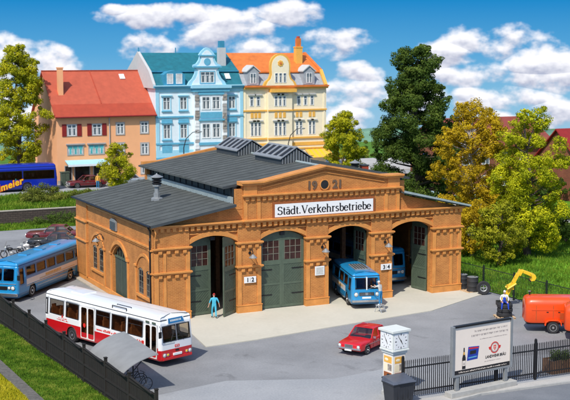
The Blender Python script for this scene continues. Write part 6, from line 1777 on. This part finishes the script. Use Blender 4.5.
f = MB(); f.box(-.45,.45,-.3,.3,0,1.45,'green_door'); f.box(-.5,.5,-.35,.35,1.45,1.55,'green_door'); f.box(-.01,.01,-.32,-.3,.1,1.4,'black'); f.build('cabinet_body', t, bevel=.02)

# --- light blue house
h2 = thing('town_house', 'pale blue ornate house with a teal mansard roof and a curved central gable', 'house', (0,0,0))
f = MB(); a, c = HX(20.97), HX(31.85); f.box(a, c, YF, YF+10, 2.2, HZ(13.1), 'house_white_blue'); f.build('wall', h2)
f = MB(); f.prism([(YF-.15,HZ(13.0)),(YF-.15,HZ(13.45)),(YF+1.3,HZ(14.95)),(YF+5.2,HZ(17.15)),(YF+9.2,HZ(14.9)),(YF+10.2,HZ(13.0))], 'x', a-.32, a, 'gable_grey'); f.build('gable_wall', h2)
f = MB(); roofseg(f, (.1,13.3), (1.5,14.85), 'teal_roof', a, c); roofseg(f, (1.3,14.87), (5.2,17.0), 'teal_roof', a, c); roofseg(f, (10,13.3), (5.2,17.0), 'teal_roof', a, c)
f.hexa([(a,YF+1.2,HZ(14.8)),(c,YF+1.2,HZ(14.8)),(c,YF+1.4,HZ(14.8)),(a,YF+1.4,HZ(14.8)),(a,YF+1.2,HZ(14.95)),(c,YF+1.2,HZ(14.95)),(c,YF+1.4,HZ(14.95)),(a,YF+1.4,HZ(14.95))], 'deep_trim')
for x in (20.3, 24.9): f.cyl((HX(x+.5),YF+5.2,HZ(16.9)), (HX(x+.5),YF+5.2,HZ(17.6)), .07, 'deep_trim')
rf = f.build('roof', h2)
f = MB(); f.box(HX(29.85), HX(30.7), YF+2.4, YF+3.1, 15, HZ(17.6), 'gable_grey'); f.box(HX(29.95), HX(30.55), YF+2.45, YF+3.05, HZ(17.6), HZ(18.4), 'deep_trim'); f.build('chimney', rf)
f = MB(); f.hexa([(HX(29.9),YF+.55,HZ(13.95)),(HX(30.5),YF+.55,HZ(13.95)),(HX(30.5),YF+1.1,HZ(14.55)),(HX(29.9),YF+1.1,HZ(14.55)),(HX(29.9),YF+.45,HZ(14.0)),(HX(30.5),YF+.45,HZ(14.0)),(HX(30.5),YF+1.0,HZ(14.6)),(HX(29.9),YF+1.0,HZ(14.6))], 'win_white'); f.build('roof_window', rf)
f = MB()    # cornice and bands
wbox(f, 20.7, 31.85, 13.0, 13.2, 0, .38, 'sky_trim'); wbox(f, 20.7, 31.85, 13.2, 13.32, 0, .5, 'pale_trim'); wbox(f, 20.97, 31.85, 12.55, 12.99, 0, .1, 'pale_trim')
wbox(f, 20.97, 31.85, 9.62, 9.8, 0, .16, 'sky_trim'); wbox(f, 20.97, 31.85, 6.55, 6.75, 0, .16, 'sky_trim'); wbox(f, 20.97, 31.85, 5.1, 5.9, 0, .08, 'pale_trim'); wbox(f, 20.97, 31.85, 4.9, 5.09, 0, .16, 'sky_trim')
for x in (21.0, 31.45): wbox(f, x, x+.38, 2.5, 12.54, 0, .09, 'pale_trim')
f.build('cornice', h2)
# central projection and gable
f = MB(); wbox(f, 25.55, 29.6, 2.4, 12.55, 0, .5, 'house_white_blue'); wbox(f, 25.3, 29.85, 12.55, 12.95, 0, .7, 'sky_trim'); wbox(f, 25.1, 30.05, 12.95, 13.3, 0, .85, 'pale_trim')
wbox(f, 26.25, 28.95, 9.5, 10.2, .5, .56, 'sky_trim'); wbox(f, 26.0, 29.2, 9.2, 9.4, .5, .68, 'sky_trim'); wbox(f, 26.0, 29.2, 12.2, 12.5, .5, .62, 'sky_trim'); wbox(f, 26.0, 29.2, 6.4, 6.7, .5, .62, 'sky_trim')
f.build('bay', h2)
f = MB()
q = random.Random(4)
for x in (25.6, 29.05):
    f = MB()
    for k in range(18): z = 5.6+k*.37; wbox(f, x+q.uniform(-.03,.03), x+.5+q.uniform(-.03,.03), z, z+.33, .5, .58+q.random()*.06, q.choice(('rubble','grey_trim','win_white','rubble')))
    f.build('quoin', h2)
gp = [(24.75,13.3),(24.95,13.7),(25.35,14.05),(25.65,14.6),(25.75,15.1),(25.45,15.35),(25.45,15.6),(25.85,15.75),(26.15,16.15),(26.3,16.6),(26.15,16.75),(26.45,17.15),(26.85,17.5),(27.15,17.6)]
gp = gp + [(54.3-x, z) for x, z in reversed(gp[:-1])]
f = MB(); f.prism([(HX(x), HZ(z)) for x, z in gp], 'y', YF-.45, YF-.1, 'pale_trim')
inner = [(27.15+(x-27.15)*.80, 13.3+(z-13.3)*.93) for x, z in gp]
f.prism([(HX(x), HZ(z)) for x, z in inner], 'y', YF-.5, YF-.4501, 'house_white_blue')
wbox(f, 25.4, 28.9, 15.3, 15.48, .5, .66, 'sky_trim'); wbox(f, 26.1, 28.2, 16.62, 16.76, .5, .62, 'sky_trim')
f.lathe([(.42,YF-.5),(.42,YF-.54),(.3,YF-.54)], 'sky_trim', 18, (HX(27.15),0,HZ(15.98)), 'y')
f.build('gable', h2)
def at_depth(o, d):
    for ch in [o] + [x for x in bpy.data.objects if x.parent == o]:
        if ch == o: ch.location.y -= d
o = house_window(h2, 27.15, 14.2, 1.7, 1.25, trim='sky_trim', tw=.1, lights=3); o.location.y -= .5
f = MB(); f.prism([(HX(22.0),HZ(13.3)),(HX(24.6),HZ(13.3)),(HX(24.6),HZ(14.5)),(HX(24.1),HZ(14.85)),(HX(23.3),HZ(15.0)),(HX(22.5),HZ(14.85)),(HX(22.0),HZ(14.5))], 'y', YF-.02, YF+1.5, 'deep_trim'); f.build('dormer', h2)
for x in (22.75, 23.85): house_window(h2, x, 14.05, .75, 1.15, lights=1, transom=False, pane='curtain').location.y -= .03
for x in (22.3, 24.35, 30.4):
    house_window(h2, x, 11.25, .85, 1.4, trim='pale_trim', tw=.13, hood='deep_trim' if 0 else 'pale_trim', sill='sky_trim')
    house_window(h2, x, 8.05, .85, 1.6, trim='pale_trim', tw=.13, hood='sky_trim', sill='sky_trim')
    f = MB(); wbox(f, x-.62, x+.62, 9.12, 9.5, 0, .12, 'sky_trim'); f.build('panel', h2)
    f = MB(); wbox(f, x-.6, x+.6, 5.6, 6.5, 0, .09, 'sky_trim'); f.build('panel', h2)
    house_window(h2, x, 4.0, .85, 1.4, trim='pale_trim', tw=.13)
for x in (26.95, 28.2):
    for z, hh in ((11.25,1.4),(8.05,1.6),(4.0,1.4)): house_window(h2, x, z, .95, hh, trim='win_white', tw=.07).location.y -= .5

# --- cream and yellow house
h3 = thing('town_house', 'cream and ochre house with an orange roof and a round topped central gable', 'house', (0,0,0))
f = MB(); a, c = HX(31.87), HX(42.9); f.box(a, c, YF, YF+10, 2.2, HZ(13.0), 'cream'); f.prism([(YF,HZ(13)),(YF+10,HZ(13)),(YF+8.5,HZ(14.7)),(YF+5.2,HZ(16.7)),(YF+1.5,HZ(14.7))], 'x', c-.4, c-.02, 'cream'); f.build('wall', h3)
f = MB(); roofseg(f, (.1,13.2), (1.4,14.75), 'slate', a, c-.2); roofseg(f, (1.1,14.75), (5.2,16.98), 'orange_tile', a, c-.35); roofseg(f, (10,13.2), (5.2,16.98), 'orange_tile', a, c-.35)
f.hexa([(c-.35,YF-.1,HZ(13.1)),(c+.05,YF-.1,HZ(13.1)),(c+.05,YF+1.3,HZ(14.8)),(c-.35,YF+1.3,HZ(14.8)),(c-.35,YF-.3,HZ(13.2)),(c+.05,YF-.3,HZ(13.2)),(c+.05,YF+1.1,HZ(15.0)),(c-.35,YF+1.1,HZ(15.0))], 'ochre')
f.hexa([(c-.36,YF+1.1,HZ(14.7)),(c+.04,YF+1.1,HZ(14.7)),(c-.2,YF+5.2,HZ(16.9)),(c-.6,YF+5.2,HZ(16.9)),(c-.36,YF+1.1,HZ(14.95)),(c+.04,YF+1.1,HZ(14.95)),(c-.2,YF+5.2,HZ(17.08)),(c-.6,YF+5.2,HZ(17.08))], 'orange_tile')
rf = f.build('roof', h3)
f = MB(); f.box(HX(40.2), HX(41.05), YF+2.8, YF+3.5, 14.5, HZ(17.6), 'ochre'); f.box(HX(40.15), HX(41.1), YF+2.75, YF+3.55, HZ(17.6), HZ(17.75), 'ochre'); f.box(HX(40.35), HX(40.9), YF+2.9, YF+3.4, HZ(17.75), HZ(18.75), 'orange_tile'); f.cyl((HX(40.62),YF+3.15,HZ(18.7)),(HX(40.62),YF+3.15,HZ(19.0)),.22,'tile_red'); f.build('chimney', rf)
f = MB(); wbox(f, 31.87, 43.0, 12.75, 12.95, 0, .35, 'ochre'); wbox(f, 31.87, 43.05, 12.95, 13.15, 0, .5, 'orange_tile'); wbox(f, 35.2, 38.5, 12.35, 12.74, 0, .85, 'ochre')
wbox(f, 31.87, 42.95, 10.1, 10.28, 0, .14, 'ochre'); wbox(f, 31.87, 42.95, 6.75, 6.95, 0, .16, 'ochre'); wbox(f, 31.87, 42.95, 5.9, 6.3, 0, .06, 'ochre'); wbox(f, 31.87, 42.95, 5.5, 5.65, 0, .12, 'ochre')
for x in (32.0, 34.7, 42.5): wbox(f, x, x+.22, 6.96, 12.34, 0, .06, 'house_white_blue' if 0 else 'cream')
f.build('cornice', h3)
f = MB(); wbox(f, 34.95, 38.1, 2.4, 12.34, 0, .4, 'cream'); wbox(f, 34.9, 38.15, 10.1, 10.28, .4, .52, 'ochre'); wbox(f, 34.9, 38.15, 6.75, 6.95, .4, .54, 'ochre'); f.build('bay', h3)
gp = [(34.3,13.15),(34.55,13.6),(35.0,13.95),(35.2,14.5),(35.15,15.3)] + [(36.5+1.35*math.cos(R(a_)), 15.55+1.35*math.sin(R(a_))) for a_ in range(180, -1, -15)] + [(37.85,15.3),(37.8,14.5),(38.0,13.95),(38.45,13.6),(38.7,13.15)]
f = MB(); f.prism([(HX(x), HZ(z)) for x, z in gp], 'y', YF-.45, YF-.1, 'ochre')
f.prism([(HX(36.5+(x-36.5)*.84), HZ(13.15+(z-13.15)*.94)) for x, z in gp], 'y', YF-.5, YF-.4501, 'cream')
for k in range(7): a_ = k*2*PI/7; f.lathe([(.16,YF-.5),(.14,YF-.55),(.01,YF-.56)], 'ochre', 10, (HX(36.5)+.24*math.cos(a_),0,HZ(15.75)+.24*math.sin(a_)), 'y')
f.lathe([(.16,YF-.5),(.15,YF-.6),(.01,YF-.6)], 'orange_tile', 12, (HX(36.5),0,HZ(15.75)), 'y')
f.build('gable', h3)
for k in range(3): house_window(h3, 35.95+k*.55, 14.05, .42, 1.15, lights=1).location.y -= .5
for x in (33.14, 40.55):
    f = MB(); f.prism([(HX(x-.75),HZ(13.2)),(HX(x+.75),HZ(13.2)),(HX(x+.75),HZ(14.8)),(HX(x),HZ(15.35)),(HX(x-.75),HZ(14.8))], 'y', YF-.02, YF+1.9, 'slate')
    f.prism([(HX(x-.9),HZ(14.72)),(HX(x),HZ(15.42)),(HX(x+.9),HZ(14.72)),(HX(x+.9),HZ(14.84)),(HX(x),HZ(15.56)),(HX(x-.9),HZ(14.84))][::-1], 'y', YF-.15, YF+1.9, 'gable_grey'); f.build('dormer', h3)
    house_window(h3, x, 14.0, .75, 1.2, lights=2, transom=False).location.y -= .03
for x in (32.95, 33.8, 39.15, 40.05, 40.95): house_window(h3, x, 11.3, .5, 1.15, lights=1, hood='gable_grey')
for k in range(3): house_window(h3, 35.95+k*.55, 11.3, .42, 1.2, lights=1, hood='gable_grey').location.y -= .4
for x in (33.0, 33.48, 33.96, 38.95, 39.45, 40.7, 41.2): house_window(h3, x, 8.0, .4, 1.6, lights=1, hood='gable_grey')
for k in range(3): house_window(h3, 35.95+k*.55, 8.0, .42, 1.6, lights=1, hood='gable_grey').location.y -= .4
for x in (33.0, 33.48, 33.96, 38.95, 39.45, 40.7, 41.2):
    f = MB(); wbox(f, x-.17, x+.17, 9.32, 9.98, 0, .05, 'ochre'); f.build('panel', h3)
for k in range(3):
    f = MB(); wbox(f, 35.78+k*.55, 36.12+k*.55, 9.32, 9.98, .4, .45, 'ochre'); f.build('panel', h3)
f = MB(); n = 9; xa, xb = 40.0, 43.2
for k in range(n):
    x0 = xa+(xb-xa)*k/n; x1 = xa+(xb-xa)*(k+1)/n
    f.hexa([(HX(x0),YF-1.8,HZ(4.5)),(HX(x1),YF-1.8,HZ(4.5)),(HX(x1),YF,HZ(5.4)),(HX(x0),YF,HZ(5.4)),(HX(x0),YF-1.8,HZ(4.56)),(HX(x1),YF-1.8,HZ(4.56)),(HX(x1),YF,HZ(5.46)),(HX(x0),YF,HZ(5.46))], 'yellow_paint' if k % 2 else 'ochre')
f.build('awning', h3)
t = thing('market_parasol', 'small red parasol beside the striped awning of the cream house', 'parasol', (HX(42.3), 57.0, 2.3))
f = MB(); f.cyl((0,0,0),(0,0,2.3),.03,'iron'); f.lathe([(1.0,1.85),(.98,1.9),(.05,2.3)], 'tile_red', 8); f.build('canopy', t)
t = thing('market_parasol', 'blue parasol glimpsed through the tall dark tree', 'parasol', (50.6, 47.5, 1.2))
mat('parasol_blue', (.005,.06,.35), .6)
f = MB(); f.cyl((0,0,0),(0,0,4.1),.04,'iron'); f.lathe([(1.3,3.3),(1.28,3.4),(.05,4.1)], 'parasol_blue', 8); f.build('canopy', t)

def street_lamp(label, x, y, sx):
    t = thing('street_lamp', label, 'lamp', (x, y, 2.25), 0)
    f = MB(); f.tube([(0,0,0),(0,0,4.0),(sx*.3,0,5.0),(sx*1.1,0,5.7),(sx*1.7,0,5.8)], [.09,.06,.05,.04,.035], 'iron', 8); f.build('pole', t)
    f = MB(); f.ell((sx*1.95,0,5.75), (.32,.13,.09), 'grey_metal'); f.build('lamp_head', t, smooth=True)
street_lamp('curved street lamp in front of the cream house', 37.2, 56.5, 1)
street_lamp('curved street lamp in front of the pale blue house', 23.9, 56.5, 1)

# --- brick buildings beyond the trees on the right
def barn(label, x0, x1, y0, y1, ze, zr, wallm, roofm, base=.3):
    t = thing('brick_house', label, 'house', (0,0,0))
    f = MB(); f.box(x0, x1, y0, y1, base, ze, wallm); ym = (y0+y1)/2; f.prism([(y0,ze),(y1,ze),(ym,zr-.1)], 'x', x0, x1, wallm); f.build('wall', t)
    f = MB()
    for (ya, yb) in ((y0-.5, ym), (y1+.5, ym)):
        za = ze-.35
        f.hexa([(x0-.4,ya,za),(x1+.4,ya,za),(x1+.4,yb,zr-.15),(x0-.4,yb,zr-.15),(x0-.4,ya,za+.15),(x1+.4,ya,za+.15),(x1+.4,yb,zr),(x0-.4,yb,zr)], roofm)
    f.build('roof', t)
    n = int((x1-x0)/2.6)
    for k in range(n):
        x = x0+(x1-x0)*(k+.5)/n
        for z in ((base+1.5), (base+4.2)) if ze > 5.5 else ((base+1.5),):
            g = MB(); g.box(x-.55, x+.55, y0-.06, y0-.001, z-.7, z+.7, 'win_white'); w = g.build('window', t)
            g = MB(); g.box(x-.45, x-.04, y0-.07, y0-.061, z-.6, z+.6, 'pane'); g.box(x+.04, x+.45, y0-.07, y0-.061, z-.6, z+.6, 'pane'); g.build('pane', w)
    return t
barn('long red brick house with a red roof behind the mustard and lime trees', 54, 68, 46, 56, 6.2, 9.1, 'red_brick', 'far_tile')
barn('dark red roofed brick house behind the lime tree at the picture edge', 62.5, 70.8, 34, 42, 4.6, 8.4, 'red_brick', 'shutter')
barn('small pale flat house far behind the deep blue coach', -10, 2.5, 84, 92, 4.4, 5.2, 'gable_grey', 'slate', 1.2)
